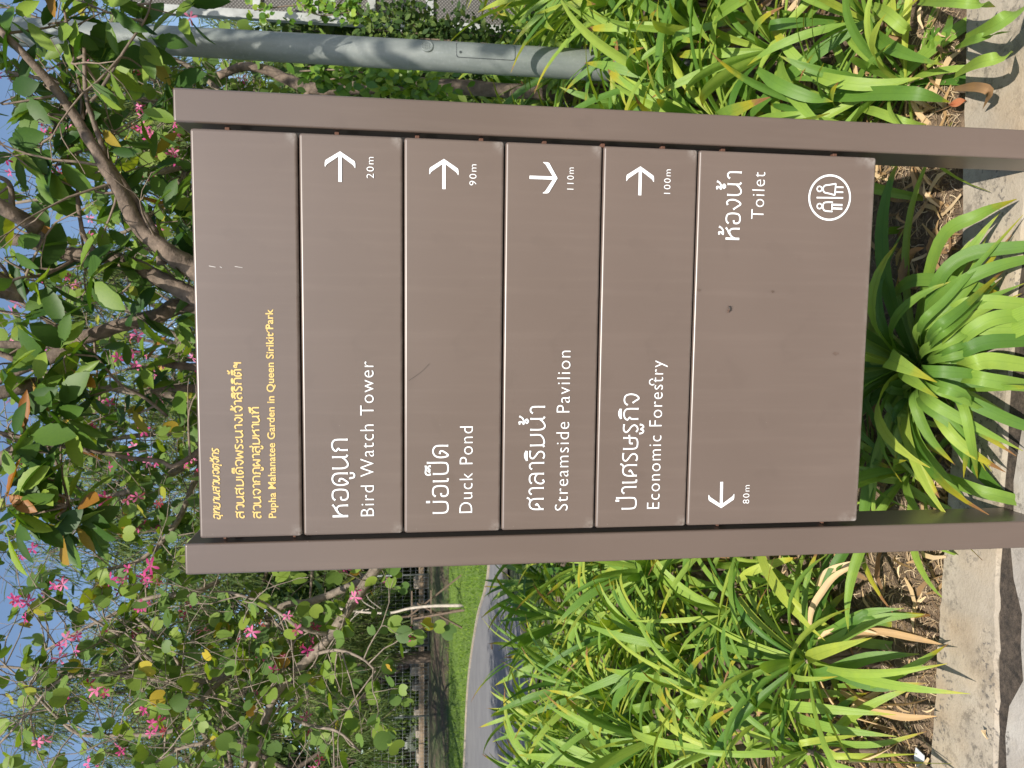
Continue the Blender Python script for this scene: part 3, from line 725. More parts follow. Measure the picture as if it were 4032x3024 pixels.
def at(X, Y, d): p = P(X, Y, d); return p.x, p.y, p.z
front_plants = [
 # X, Y, depth, leaves, size, dead, label
 (3640, 1440, 2.05, 46, 1.08, 4, 'low green plant showing under the sign, leaves falling over the kerb', 1.25),
 (3560, 1750, 2.30, 24, .85, 4, 'green plant under the sign close behind the left-hand post', 1.0),
 (3620, 1850, 2.06, 20, .85, 2, 'small bright plant under the sign against the left-hand post', 1.1),
 (3420, 1180, 2.62, 22, .80, 3, 'darker plant under the sign, shaded behind the low kerb plant', 1.0),
 (3185, 2600, 2.26, 34, .92, 14, 'tall-stemmed plant left of the sign above dead leaves and bare soil', 1.0),
 (3130, 2800, 2.40, 30, .90, 12, 'plant with drooping leaves, left of the tall-stemmed one by the kerb', 1.0),
 (3190, 2960, 2.26, 26, .85, 10, 'outermost plant of the kerb row at the lower left corner', 1.0),
 (3300, 2330, 2.55, 26, .85, 9, 'plant just left of the sign post with one long brown curling leaf', 1.0),
 (2960, 2420, 2.85, 30, .95, 5, 'plant left of the sign in the second row, beside the post', 1.0),
 (2800, 2700, 2.90, 32, .98, 4, 'broad bright plant in the second row, left of the sign', 1.05),
 (2860, 2950, 2.75, 28, .95, 4, 'plant at the left picture edge in the second row', 1.0),
 (3640, 330, 2.10, 26, .82, 7, 'yellowing plant at the kerb right of the sign, leaves over concrete', 1.15),
 (3400, 440, 2.30, 28, .92, 5, 'plant with one long flat leaf against the right-hand sign post', 1.15),
 (3480, 90, 2.25, 26, .90, 6, 'plant with brown-tipped leaves at the right picture edge by the kerb', 1.1),
 (3080, 200, 2.55, 30, 1.0, 5, 'dense plant right of the sign in the second row', 1.2),
 (2780, 120, 2.85, 30, 1.08, 4, 'wide-leaved plant at the right picture edge, third row', 1.3),
 (2660, 320, 3.05, 30, 1.08, 4, 'wide-leaved plant beside the sign post in front of the lamp post', 1.3),
 (2420, 180, 3.30, 30, 1.05, 3, 'plant hiding the foot of the lamp post', 1.15),
 (2400, 400, 3.45, 26, .95, 2, 'plant between the lamp post foot and the sign post', 1.1),
]
for X, Y, d, nl, sz, dd, lab, wd in front_plants:
    x, y, z = at(X, Y, d); z = max(.03, min(.42, z))
    strap_plant(x, y, z, nl, sz, lab, dd, wide=wd, elbias=(-.4 if z > .2 else 0))
# rows further back
rows = [(2.7, .36, 1.0), (3.05, .36, 1.08), (3.45, .37, 1.15), (3.9, .38, 1.2), (4.4, .40, 1.22), (4.95, .43, 1.22), (5.6, .46, 1.2), (6.3, .5, 1.15)]
ORD = ['first', 'second', 'third', 'fourth', 'fifth', 'sixth', 'seventh', 'eighth', 'ninth', 'tenth', 'eleventh', 'twelfth']
taken = [at(a[0], a[1], a[2])[:2] for a in front_plants] + [(px0, PY)]
for ri, (y, dx, sz) in enumerate(rows):
    for side in (-1, 1):
        x = -.30-.06*y if side < 0 else .36+.07*y
        k = 0; lim = .56*y+.15
        while abs(x) < lim:
            xx_ = x+R_.uniform(-.1, .1); yy_ = y+R_.uniform(-.14, .14)
            if all((xx_-a)**2+(yy_-b)**2 > .26**2 for a, b in taken):
                taken.append((xx_, yy_))
                nl = 42 if y < 4 else 30
                z = R_.uniform(.12, .30)+(.12 if side < 0 and y > 4.8 else 0)+(.10 if side > 0 else 0)+(.12 if side > 0 and y > 4.2 else 0)
                where = ('left of the sign' if side < 0 else 'right of the sign')
                lab = 'plant %s, %s bed row from the back, %s outward from the post' % (where, ORD[7-ri], ORD[k])
                strap_plant(xx_, yy_, z, nl, sz*R_.uniform(.9, 1.12)*(1.15 if side > 0 else 1), lab, R_.choice((0, 2, 3)), wide=1.15 if side > 0 else 1.0, elbias=.5)
                k += 1
            x += side*dx

# a few leaves traced from the photograph: single long leaves that stand out near the kerb
def world_leaf(parent, pts, w, mat, name='leaf', fold=.3, **k):
    pts = [Vector(p) for p in smoothpath([tuple(p) for p in pts], 5)]; n_ = len(pts)-1; v = []; f = []; uvs = []; C = 5
    pm = Matrix.Translation(parent.location).inverted()
    for i, p in enumerate(pts):
        t = i/n_; d = (pts[min(i+1, n_)]-pts[max(i-1, 0)]).normalized()
        side = d.cross(Vector((0, -.45, .9))).normalized(); up = side.cross(d)
        ww = w*min(1, .5+2*t)*(1-max(0, (t-.5)/.5)**2) if i < n_ else w*.04
        for q_ in range(C):
            q = (q_/(C-1)-.5)*2; v.append(tuple(pm @ (p+side*(q*ww/2*math.cos(fold))+up*(abs(q)*ww/2*math.sin(fold))))); uvs.append((q_/(C-1), t))
    for i in range(n_):
        for q_ in range(C-1): b = i*C+q_; f.append((b, b+1, b+C+1, b+C))
    me = bpy.data.meshes.new(name); me.from_pydata(v, [], f); uv = me.uv_layers.new(name='UVMap')
    for l in me.loops: uv.data[l.index].uv = uvs[l.vertex_index]
    me.polygons.foreach_set('use_smooth', [True]*len(me.polygons)); me.materials.append(mat)
    return link(name, me, parent, **k)
def onleaf(pts, arch=.13):      # lift traced points that would lie in the ground
    out = []
    for i, p in enumerate(pts):
        q = P(*p); zm = .045+arch*math.sin(math.pi*(i/(len(pts)-1))**.8)
        out.append(G(p[0], p[1], zm) if q.z < zm else q)
    return out
plants = [o for o in COL.objects if o.type == 'EMPTY' and o.name.startswith('strap_leaf_plant')]
A_, B1, B2, B3, B0 = plants[0], plants[4], plants[5], plants[6], plants[7]
C1, C2, C3 = plants[11], plants[12], plants[13]
TR = [
 (A_, [(3600, 1330, 2.05), (3700, 960, 1.99), (3850, 850, 1.92), (4005, 783, 1.84)], .040),
 (A_, [(3640, 1420, 2.06), (3680, 1150, 1.98), (3800, 1010, 1.90), (4040, 970, 1.75)], .042),
 (A_, [(3500, 1180, 2.08), (3600, 1105, 1.98), (3800, 1120, 1.88), (3950, 1160, 1.80)], .040),
 (A_, [(3620, 1400, 2.06), (3700, 1300, 1.98), (3860, 1290, 1.90), (4060, 1290, 1.72)], .044),
 (A_, [(3640, 1440, 2.06), (3760, 1400, 1.97), (3880, 1350, 1.88), (4060, 1340, 1.72)], .042),
 (A_, [(3660, 1450, 2.06), (3800, 1440, 1.96), (3900, 1420, 1.88), (4070, 1440, 1.72)], .046),
 (A_, [(3660, 1470, 2.05), (3800, 1480, 1.96), (3920, 1500, 1.88), (4070, 1520, 1.74)], .040),
 (A_, [(3640, 1470, 2.04), (3560, 1640, 1.98), (3640, 1860, 1.90), (3700, 1960, 1.84)], .040),
 (A_, [(3640, 1480, 2.04), (3600, 1700, 1.98), (3720, 1880, 1.90), (3830, 2000, 1.84)], .038),
 (A_, [(3600, 1400, 2.10), (3500, 1330, 2.05), (3460, 1200, 2.0), (3470, 1090, 2.0), (3560, 900, 1.98)], .034),
 (A_, [(3650, 1400, 2.05), (3740, 1240, 1.94), (3860, 1190, 1.84), (4060, 1200, 1.66)], .040),
 (A_, [(3650, 1460, 2.04), (3740, 1540, 1.94), (3860, 1600, 1.84), (4050, 1680, 1.68)], .038),
 (A_, [(3640, 1470, 2.04), (3700, 1640, 1.95), (3800, 1760, 1.86), (3960, 1860, 1.74)], .036),
 (A_, [(3640, 1430, 2.05), (3760, 1350, 1.93), (3900, 1260, 1.80), (4060, 1240, 1.66)], .042),
 (A_, [(3650, 1500, 2.04), (3600, 1560, 1.98), (3660, 1720, 1.90), (3760, 1830, 1.84)], .036),
 (A_, [(3620, 1380, 2.06), (3660, 1230, 1.98), (3760, 1130, 1.90), (3900, 1060, 1.80), (4050, 1020, 1.70)], .038),
 (A_, [(3660, 1480, 2.02), (3780, 1570, 1.94), (3830, 1760, 1.88), (3850, 1890, 1.84)], .030),
 (B1, [(3190, 2640, 2.24), (3240, 2655, 2.16), (3420, 2590, 2.06), (3620, 2575, 1.98)], .044),
 (B1, [(3200, 2530, 2.24), (3270, 2530, 2.14), (3450, 2440, 2.04), (3640, 2420, 1.97)], .038),
 (B1, [(3200, 2500, 2.24), (3260, 2490, 2.16), (3400, 2415, 2.06), (3560, 2395, 1.99)], .030),
 (B1, [(3230, 2640, 2.24), (3300, 2650, 2.14), (3450, 2700, 2.05), (3650, 2690, 1.96)], .042),
 (B1, [(3300, 2700, 2.2), (3450, 2690, 2.1), (3600, 2620, 2.02), (3735, 2535, 1.94)], .026),
 (B2, [(3080, 2720, 2.34), (3090, 2770, 2.24), (3250, 2790, 2.12), (3530, 2815, 2.0)], .038),
 (B2, [(3110, 2790, 2.36), (3160, 2830, 2.22), (3300, 2870, 2.1), (3530, 2900, 2.0)], .036),
 (B2, [(3140, 2890, 2.3), (3250, 2920, 2.2), (3450, 2930, 2.08), (3650, 2880, 1.99)], .024),
 (B0, [(2900, 2290, 2.5), (2960, 2250, 2.42), (3060, 2215, 2.36), (3140, 2195, 2.3)], .034),
 (C1, [(3760, 300, 2.04), (3850, 250, 1.98), (3950, 225, 1.92), (3990, 205, 1.90)], .036),
 (C1, [(3800, 150, 2.02), (3900, 110, 1.96), (4000, 50, 1.90), (4060, 20, 1.86)], .046),
 (C1, [(3720, 180, 2.06), (3725, 140, 1.98), (3740, 90, 1.94), (3735, 60, 1.90)], .032),
 (C1, [(3760, 190, 2.06), (3860, 150, 1.98), (3980, 125, 1.90)], .026),
 (C2, [(3275, 388, 2.20), (3400, 372, 2.08), (3600, 370, 2.0), (3740, 402, 1.96)], .048),
 (C2, [(3195, 290, 2.24), (3290, 320, 2.12), (3450, 335, 2.04), (3625, 305, 1.98)], .044),
 (C2, [(2985, 275, 2.34), (3060, 330, 2.22), (3180, 380, 2.16), (3280, 400, 2.14)], .044),
 (C2, [(3390, 430, 2.16), (3450, 440, 2.08), (3560, 480, 2.0), (3650, 490, 1.96)], .030),
 (C3, [(3440, 20, 2.14), (3500, 60, 2.06), (3560, 110, 2.0), (3590, 120, 1.98)], .040),
 (C3, [(3620, 10, 2.1), (3740, 5, 2.0), (3850, 15, 1.93), (3920, 28, 1.9)], .036),
]
for pl, pts, w in TR:
    q = onleaf(pts)
    if pts[-1][0] >= 4035: q.append(q[-1]+(q[-1]-q[-2])*.75+Vector((0, 0, -.05)))
    world_leaf(pl, q, w*.88, M_strap)
for k_ in range(27):      # the full fan of leaves under the sign, arching out over the kerb
    t_ = (k_+R_.uniform(-.4, .4))/26; ye = 860+1060*t_; xe = R_.uniform(3860, 4120)-abs(t_-.5)*170; de = R_.uniform(1.70, 1.84)
    y0_ = 1400+90*t_; xm = R_.uniform(3690, 3760); ym = y0_+(ye-y0_)*R_.uniform(.42, .6)
    q = onleaf([(3650+R_.uniform(-25, 10), y0_, 2.05), (xm-60+R_.uniform(-40, 20), (y0_+ym)/2, 1.99), (xm+50, ym, 1.91), (xe, ye+R_.uniform(-30, 30), de)], R_.uniform(.10, .22))
    world_leaf(A_, q, R_.uniform(.020, .031), M_strap)
for k_ in range(14):
    y0_ = 1520+R_.uniform(-60, 60); ye = R_.uniform(1560, 2010); q = onleaf([(3640, y0_, 2.06), (3540+R_.uniform(-60, 60), (y0_+ye)/2, 2.03), (R_.uniform(3480, 3760), ye, 1.97)])
    world_leaf(A_, q, R_.uniform(.022, .032), M_strap)
for pl, pts, w in ((B0, [(3205, 2290+60, 2.3), (3250, 2260, 2.22), (3330, 2225, 2.16), (3415, 2210, 2.12)], .022),
                   (B1, [(3190, 2480, 2.24), (3200, 2400, 2.2), (3240, 2330, 2.16), (3300, 2260, 2.1), (3410, 2212, 2.06)], .024),
                   (B1, [(3350, 2520, 2.16), (3450, 2485, 2.08), (3600, 2510, 2.0), (3720, 2540, 1.93)], .024),
                   (B2, [(3310, 2720, 2.2), (3400, 2770, 2.1), (3550, 2820, 2.02), (3690, 2820, 1.95)], .028),
                   (C1, [(3760, 350, 2.0), (3850, 345, 1.95), (3900, 365, 1.925), (3870, 430, 1.915)], .026),
                   (A_, [(3640, 1100, 2.2), (3560, 1090, 2.16), (3590, 1000, 2.12), (3640, 975, 2.1)], .030)):
    world_leaf(pl, onleaf(pts, .05), w, M_dry, 'dead_leaf', fold=.5)

# dead leaves, roots and thatch lying on the soil: nobody could count them
def ground_z(x, y): return soilz(x, y)
N = 900
yy = 1.95+rng.random(N)**1.6*1.3; xx = (rng.random(N)-.5)*2*(.62*yy)
k = np.array([b > by(a)+.015 for a, b in zip(xx, yy)]); xx, yy = xx[k], yy[k]; N = len(xx)
loc = np.stack([xx, yy, np.array([ground_z(a, b) for a, b in zip(xx, yy)])+rng.random(N)*.025+.004], 1)
f = np.stack([rng.normal(0, 1, N), rng.normal(0, 1, N), rng.normal(0, .22, N)], 1)
up = np.stack([rng.normal(0, .5, N), rng.normal(0, .5, N), np.ones(N)], 1)
tv = [(-.5, -.02, 0), (-.5, .03, 0), (-.15, .03, .06), (-.15, .13, .10), (.2, .03, .05), (.2, .12, .12), (.5, -.10, -.02), (.5, -.07, 0)]
tf = [(0, 2, 3, 1), (2, 4, 5, 3), (4, 6, 7, 5)]
me = scatter_mesh('dry_leaf_litter', tv, tf, rotmats(f, up, .04+.14*rng.random(N)**2, loc), rng.random(N), [(0, 0), (1, 0), (0, .3), (1, .3), (0, .6), (1, .6), (0, 1), (1, 1)])
me.materials.append(M_dry); link('dry_leaf_litter', me, kind='stuff', label='dry tan leaf scraps and thatch on the bed soil', cat='leaf litter')
N = 12000
yy = 1.93+rng.random(N)**1.4*1.0; xx = (rng.random(N)-.5)*2*(.62*yy)
k = np.array([b > by(a)+.004 for a, b in zip(xx, yy)]); xx, yy = xx[k], yy[k]; N = len(xx)
loc = np.stack([xx, yy, np.array([ground_z(a, b) for a, b in zip(xx, yy)])+.004+rng.random(N)*.008], 1)
f = np.stack([rng.normal(0, 1, N), rng.normal(0, 1, N), rng.normal(0, .12, N)], 1)
up = np.stack([rng.normal(0, .3, N), rng.normal(0, .3, N), np.ones(N)], 1)
tv = [(-.5, -.02, 0), (-.5, .02, .02), (-.2, .08, .05), (-.2, .12, .06), (.15, .10, .05), (.15, .14, .07), (.5, -.06, 0), (.5, -.03, .02)]
me = scatter_mesh('root_fibres', tv, [(0, 2, 3, 1), (2, 4, 5, 3), (4, 6, 7, 5)], rotmats(f, up, .016+.055*rng.random(N)**2, loc), rng.random(N))
M_fib = leafmat('root_fibre', [(0, (.14, .095, .06)), (.5, (.32, .23, .15)), (1, (.58, .47, .33))], .1, .85, .05)
me.materials.append(M_fib); link('root_fibres', me, kind='stuff', label='fine dry root fibres and twigs matted over the soil', cat='debris')

# single things lying about
def flat_leaf(name, X, Y, L, W, rot, mat, label, z=.03, cat='leaf'):
    p = G(X, Y, z); m_ = MB(); n_ = 8
    for i in range(n_):
        t0, t1 = i/n_, (i+1)/n_
        for s_ in (-1, 1):
            w0, w1 = W/2*math.sin(math.pi*min(.97, t0+.03)), W/2*math.sin(math.pi*min(.97, t1+.03))
            m_.quad(((t0-.5)*L, 0, .004*math.sin(3*t0)), ((t1-.5)*L, 0, .004*math.sin(3*t1)), ((t1-.5)*L, s_*w1, .012*t1+.004), ((t0-.5)*L, s_*w0, .012*t0+.004))
    o = m_.build(name, mat, smooth=True, label=label, cat=cat); o.location = p; o.rotation_euler = (0, 0, rot); return o
flat_leaf('fallen_leaf', 3780, 405, .05, .022, 1.5, leafmat('red_brown_leaf', [(0, (.42, .16, .08)), (1, (.45, .18, .10))], .2, .6, .1), 'fallen red-brown leaf at the kerb edge right of the sign')
flat_leaf('fallen_leaf', 3888, 2892, .022, .007, .3, M_dry, 'tiny curled brown leaf on the kerb at lower left', .026)
flat_leaf('fallen_leaf', 1937, 2545, .16, .09, 1.3, M_dry, 'single brown leaf lying on the grey asphalt path', .012)
p = G(3625, 2990, .02); m_ = MB(); m_.poly([(-.03, -.012, 0), (.02, -.02, .004), (.032, .008, .01), (-.005, .022, .006), (-.028, .014, .002)]); m_.poly([(-.03, -.012, -.002), (-.028, .014, 0), (-.005, .022, .004), (.032, .008, .008), (.02, -.02, .002)])
o = m_.build('plastic_scrap', plain('white_scrap', (.6, .62, .65), .4), label='white crumpled plastic scrap on the soil at lower left', cat='litter'); o.location = p
# small weed seedling at the right
sd_ = empty('seedling', G(3690, 150, .10), 0, label='tiny green weed seedling among the leaves at lower right', cat='plant')
for i in range(6):
    a = i*1.05; m_ = MB(); q = lambda r, b, z: (r*math.cos(a+b), r*math.sin(a+b), z)
    m_.poly([(0, 0, .01), q(.012, .5, .014), q(.026, .3, .012), q(.030, 0, .010), q(.026, -.3, .012), q(.012, -.5, .014)]); m_.build('leaf', M_vine, sd_)

# ------------------------------------------------------------------ trees: leaf shapes
def leaf_shape(outline, fold=.25, droop=.12):
    """outline: (t along, half width); two rows of quads folded along the midrib"""
    v = []; uv = []
    for t, w in outline:
        z0 = -droop*t*t
        v += [(t, -w, z0+w*fold), (t, 0, z0), (t, w, z0+w*fold)]; uv += [(0, t), (.5, t), (1, t)]
    f = []
    for i in range(len(outline)-1):
        a = i*3; f += [(a, a+3, a+4, a+1), (a+1, a+4, a+5, a+2)]
    return v, f, uv
BIG = [leaf_shape([(0, .01), (.16, .012), (.22, .07), (.30, .12), (.34, .115), (.42, .165), (.47, .155), (.56, .185), (.61, .17), (.70, .175), (.74, .155), (.84, .125), (.88, .10), (.95, .05), (1.0, .004)], .3, .10),
       leaf_shape([(0, .01), (.20, .012), (.26, .08), (.36, .16), (.40, .15), (.52, .215), (.57, .20), (.68, .215), (.73, .19), (.82, .16), (.87, .12), (.95, .06), (1.0, .005)], .12, .25),
       leaf_shape([(0, .01), (.18, .012), (.25, .05), (.38, .10), (.42, .095), (.55, .125), (.60, .115), (.72, .11), (.76, .10), (.88, .06), (1.0, .004)], .55, .05)]
def bau_shape(fold):
    o = [(0, .004), (.14, .006), (.15, .14), (.22, .30), (.36, .42), (.55, .47), (.74, .45), (.88, .38)]
    v, f, uv = leaf_shape(o, fold, .12); n_ = len(v)
    # two rounded lobes past the cleft
    v += [(.98, -.22, .22*fold-.1), (.98, .22, .22*fold-.1), (.82, 0, -.08), (.93, -.33, .33*fold-.1), (.93, .33, .33*fold-.1)]; uv += [(0, 1)]*5
    L = len(o)*3-3
    f = f[:-2]; a = L-3
    f += [(a, L, n_+3, n_+2), (a, n_+2, n_+2, a+1)]
    f = [x for x in f if len(set(x)) == 4]
    f += [(a, L, n_+3, n_), (a, n_, n_+2, a+1), (a+2, a+1, n_+2, n_+1), (a+2, n_+1, n_+4, L+2)]
    f = [x for x in f if x != (a, L, n_+3, n_+2)]
    return v, f, uv
BAU = [bau_shape(.12), bau_shape(.55), bau_shape(-.1)]
SIM = [leaf_shape([(0, .02), (.25, .20), (.55, .27), (.8, .16), (1, .01)], .2, .15)]
def flower_shape(open_):
    v = []; f = []; uv = []
    for p in range(5):
        a = p*2*math.pi/5 + (.25 if p % 2 else -.1); ca, sa = math.cos(a), math.sin(a); b = len(v)
        for t, w in ((.05, .03), (.3, .09), (.6, .16), (.85, .13), (1, .03)):
            r = t*(.6+.4*open_)*.5; z = .5*t*(1-open_*.7)-.12*t*t*(1+p % 3)
            for q in (-1, 0, 1):
                v.append((.05+z, ca*r-sa*q*w*.5, sa*r+ca*q*w*.5)); uv.append((.5+q*.5, t))
        for i in range(4):
            for q in range(2): c0 = b+i*3+q; f.append((c0, c0+3, c0+4, c0+1))
    return v, f, uv
FLO = [flower_shape(1.0), flower_shape(.75), flower_shape(.35)]
def shape_mesh(name, shp, mat):
    me = bpy.data.meshes.new(name); me.from_pydata(shp[0], [], shp[1]); u = me.uv_layers.new(name='UVMap')
    for l in me.loops: u.data[l.index].uv = shp[2][l.vertex_index]
    me.materials.append(mat); me.polygons.foreach_set('use_smooth', [True]*len(me.polygons)); return me

def place_leaves(parent, shapes, mat, mats, name='leaf', parts=290, stuff_name='foliage', key=None):
    """the leaves nearest the camera become parts, the rest one mesh"""
    n_ = len(mats)
    if n_ == 0: return
    d = np.linalg.norm(mats[:, :3, 3]-np.array([0, 0, CAMH]), axis=1)/np.linalg.norm(mats[:, :3, 0], axis=1)
    inv = np.array([1 if abs((m[0, 3])) < .55*m[1, 3]+.1 and (m[2, 3]-CAMH) < .52*m[1, 3] else 3 for m in mats])
    order = np.argsort(d*inv); meshes = [shape_mesh(name, s_, mat) for s_ in shapes]
    base = np.array(parent.location)
    for i in order[:parts]:
        m = mats[i].copy(); m[:3, 3] -= base
        o = link(name, meshes[i % len(meshes)], parent); o.matrix_basis = Matrix(m.tolist())
    rest = mats[order[parts:]].copy()
    if len(rest):
        rest[:, :3, 3] -= base; k_ = len(shapes)
        for q in range(1 if len(rest) < 1500 else min(2, k_)):
            sub = rest[q::(1 if len(rest) < 1500 else min(2, k_))]
            me = scatter_mesh(stuff_name, shapes[q][0], shapes[q][1], sub, rng.random(len(sub)), shapes[q][2]); me.materials.append(mat)
            link(stuff_name, me, parent, kind='stuff')

def norm(v): return v/(np.linalg.norm(v)+1e-9)
def rv(s=1.0): return rng.normal(0, s, 3)
def limbs(parent, paths, mat, name='branch', seg=9, rough=.10):
    """paths: list of [(X, Y, depth, radius_px), ...] traced on the photograph"""
    out = []
    base = Vector(parent.location)
    for i, pth in enumerate(paths):
        w = [tuple(P(X, Y, d))+(r*d/FPX,) for X, Y, d, r in pth]; w = smoothpath(w, 6)
        m_ = MB(); m_.tube([Vector(p[:3])-base for p in w], [max(.0015, p[3]) for p in w], seg, rough=rough)
        m_.build(name, mat, parent, smooth=True); out.append(np.array(w))
    return out
def twigs(parent, starts, n_, L, r, mat, grow, sag=.0, nodes=7, sub=2):
    """random twigs from the limbs; returns node positions and directions, one mesh for all twigs"""
    m_ = MB(); pts = []; base = np.array(parent.location)
    A = np.concatenate(starts)
    for i in range(n_):
        s0 = A[rng.integers(len(A))]; p = s0[:3].copy(); d = norm(rv()+grow(p)); l = L*rng.uniform(.5, 1.2)
        path = [p.copy()]
        for j in range(nodes):
            d = norm(d+rv(.18)+np.array([0, 0, -sag])); p = p+d*l/nodes; path.append(p.copy())
            if j > 0: pts.append((p.copy(), d.copy(), j/nodes))
            if j in (2, 4) and sub:
                q = p.copy(); e = norm(d+rv(.8)); sp_ = [q.copy()]
                for jj in range(4):
                    e = norm(e+rv(.2)+np.array([0, 0, -sag])); q = q+e*l*.10; sp_.append(q.copy()); pts.append((q.copy(), e.copy(), .5+jj/8))
                m_.tube([Vector(x-base) for x in sp_], [r*.45]*2+[r*.3]*3, 4, cap=False)
        m_.tube([Vector(x-base) for x in path], [r*(1-.75*k/nodes) for k in range(nodes+1)], 5, cap=False)
    m_.build('twigs', mat, parent, smooth=True, kind='stuff'); return pts
def leaves_on(pts, size, keep, hang=.6, out=.7, face=None):
    loc = []; f = []; up = []; sc = []
    for p, d, t in pts:
        if rng.random() > keep: continue
        q = norm(d*.5+rv(out)+np.array([0, 0, -hang])); loc.append(p); f.append(q)
        up.append(norm(rv(.7)+(np.array(face) if face is not None else np.array([0, -.5, .8])))); sc.append(size*rng.uniform(.65, 1.2))
    if not loc: return np.zeros((0, 4, 4))
    return rotmats(np.array(f), np.array(up), np.array(sc), np.array(loc))

# ---- the near tree behind the sign: big toothed leaves
D = 3.5
tb = P(1500, 1420, D); near = empty('broadleaf_tree', (tb.x, D+.1, 0), 0, label='near broadleaf tree whose limbs fork above the sign', cat='tree')
trunk_top = P(1250, 1330, D)
m_ = MB(); m_.tube([(0, 0, -.05), (0, 0, .4), (.03, 0, 1.0), (trunk_top.x-near.location.x, -.05, trunk_top.z)], [.13, .10, .09, .085], 16, rough=.05); m_.build('trunk', M_bark, near, smooth=True)
L_ = limbs(near, [
 [(1250, 1330, 3.45, 74), (1000, 1180, 3.4, 55), (762, 1055, 3.35, 40), (663, 994, 3.3, 34), (550, 895, 3.3, 30), (477, 762, 3.25, 26), (398, 630, 3.2, 22), (311, 484, 3.2, 19), (219, 351, 3.15, 17), (86, 205, 3.1, 14), (-60, 60, 3.1, 12)],
 [(1180, 1300, 3.5, 60), (900, 1200, 3.45, 42), (762, 1165, 3.4, 34), (696, 1132, 3.4, 32), (596, 1080, 3.4, 30), (530, 1048, 3.4, 30), (400, 1008, 3.4, 28), (265, 1000, 3.4, 26), (166, 965, 3.4, 25), (0, 932, 3.4, 24), (-200, 880, 3.4, 20)],
 [(1230, 1330, 3.55, 60), (900, 1235, 3.6, 42), (729, 1199, 3.6, 34), (630, 1240, 3.6, 28), (530, 1265, 3.6, 27), (424, 1298, 3.6, 26), (318, 1335, 3.6, 26), (219, 1398, 3.6, 25), (100, 1440, 3.6, 25), (-80, 1530, 3.6, 22)],
 [(290, 1350, 3.6, 14), (252, 1360, 3.6, 13), (120, 1358, 3.6, 15), (0, 1356, 3.6, 14), (-120, 1356, 3.6, 12)],
 [(100, 1437, 3.6, 12), (66, 1420, 3.6, 11), (0, 1391, 3.6, 10), (-90, 1340, 3.6, 8)],
 [(640, 1040, 3.35, 20), (600, 900, 3.3, 16), (490, 729, 3.3, 13), (430, 640, 3.25, 11), (398, 563, 3.2, 10), (364, 464, 3.2, 9), (338, 371, 3.15, 8), (331, 186, 3.1, 6)],
 [(358, 400, 3.15, 6), (398, 351, 3.15, 6), (490, 199, 3.1, 5), (577, 66, 3.1, 4), (600, -30, 3.1, 3)],
 [(325, 470, 3.2, 7), (318, 371, 3.2, 6), (285, 186, 3.15, 5), (252, 40, 3.1, 4)],
 [(400, 1010, 3.4, 10), (331, 928, 3.35, 8), (305, 762, 3.3, 7), (318, 696, 3.3, 6), (292, 583, 3.3, 6), (205, 470, 3.3, 5)],
 [(230, 985, 3.4, 14), (110, 880, 3.4, 13), (53, 855, 3.35, 12), (40, 729, 3.3, 9), (-20, 690, 3.3, 7)],
 [(285, 1338, 3.5, 8), (219, 1285, 3.45, 9), (133, 1225, 3.4, 8), (53, 1159, 3.4, 7), (20, 1066, 3.4, 6), (-40, 1000, 3.4, 5)],
 [(762, 1530, 3.7, 16), (690, 1528, 3.7, 13), (630, 1530, 3.7, 11), (563, 1557, 3.7, 8)],
 [(1100, 1420, 3.6, 24), (900, 1510, 3.7, 18), (762, 1532, 3.7, 16)],
 [(900, 1500, 3.7, 12), (800, 1452, 3.7, 14), (700, 1440, 3.7, 14), (640, 1432, 3.7, 11)],
 [(1000, 1450, 3.6, 20), (860, 1700, 3.6, 13), (700, 1830, 3.5, 9), (630, 1815, 3.5, 8), (530, 1805, 3.5, 8), (398, 1782, 3.5, 8), (199, 1749, 3.5, 7), (0, 1702, 3.5, 6), (-100, 1680, 3.5, 5)],
 [(258, 2007, 3.3, 4), (265, 1961, 3.3, 5), (232, 1848, 3.4, 5), (186, 1749, 3.45, 5)],
 [(660, 1640, 3.5, 6), (560, 1560, 3.45, 6), (470, 1510, 3.4, 5), (360, 1380, 3.4, 4)],
 [(300, 1020, 3.4, 6), (180, 1080, 3.3, 6), (60, 1100, 3.2, 5), (-60, 1180, 3.2, 4)],
], M_bark)
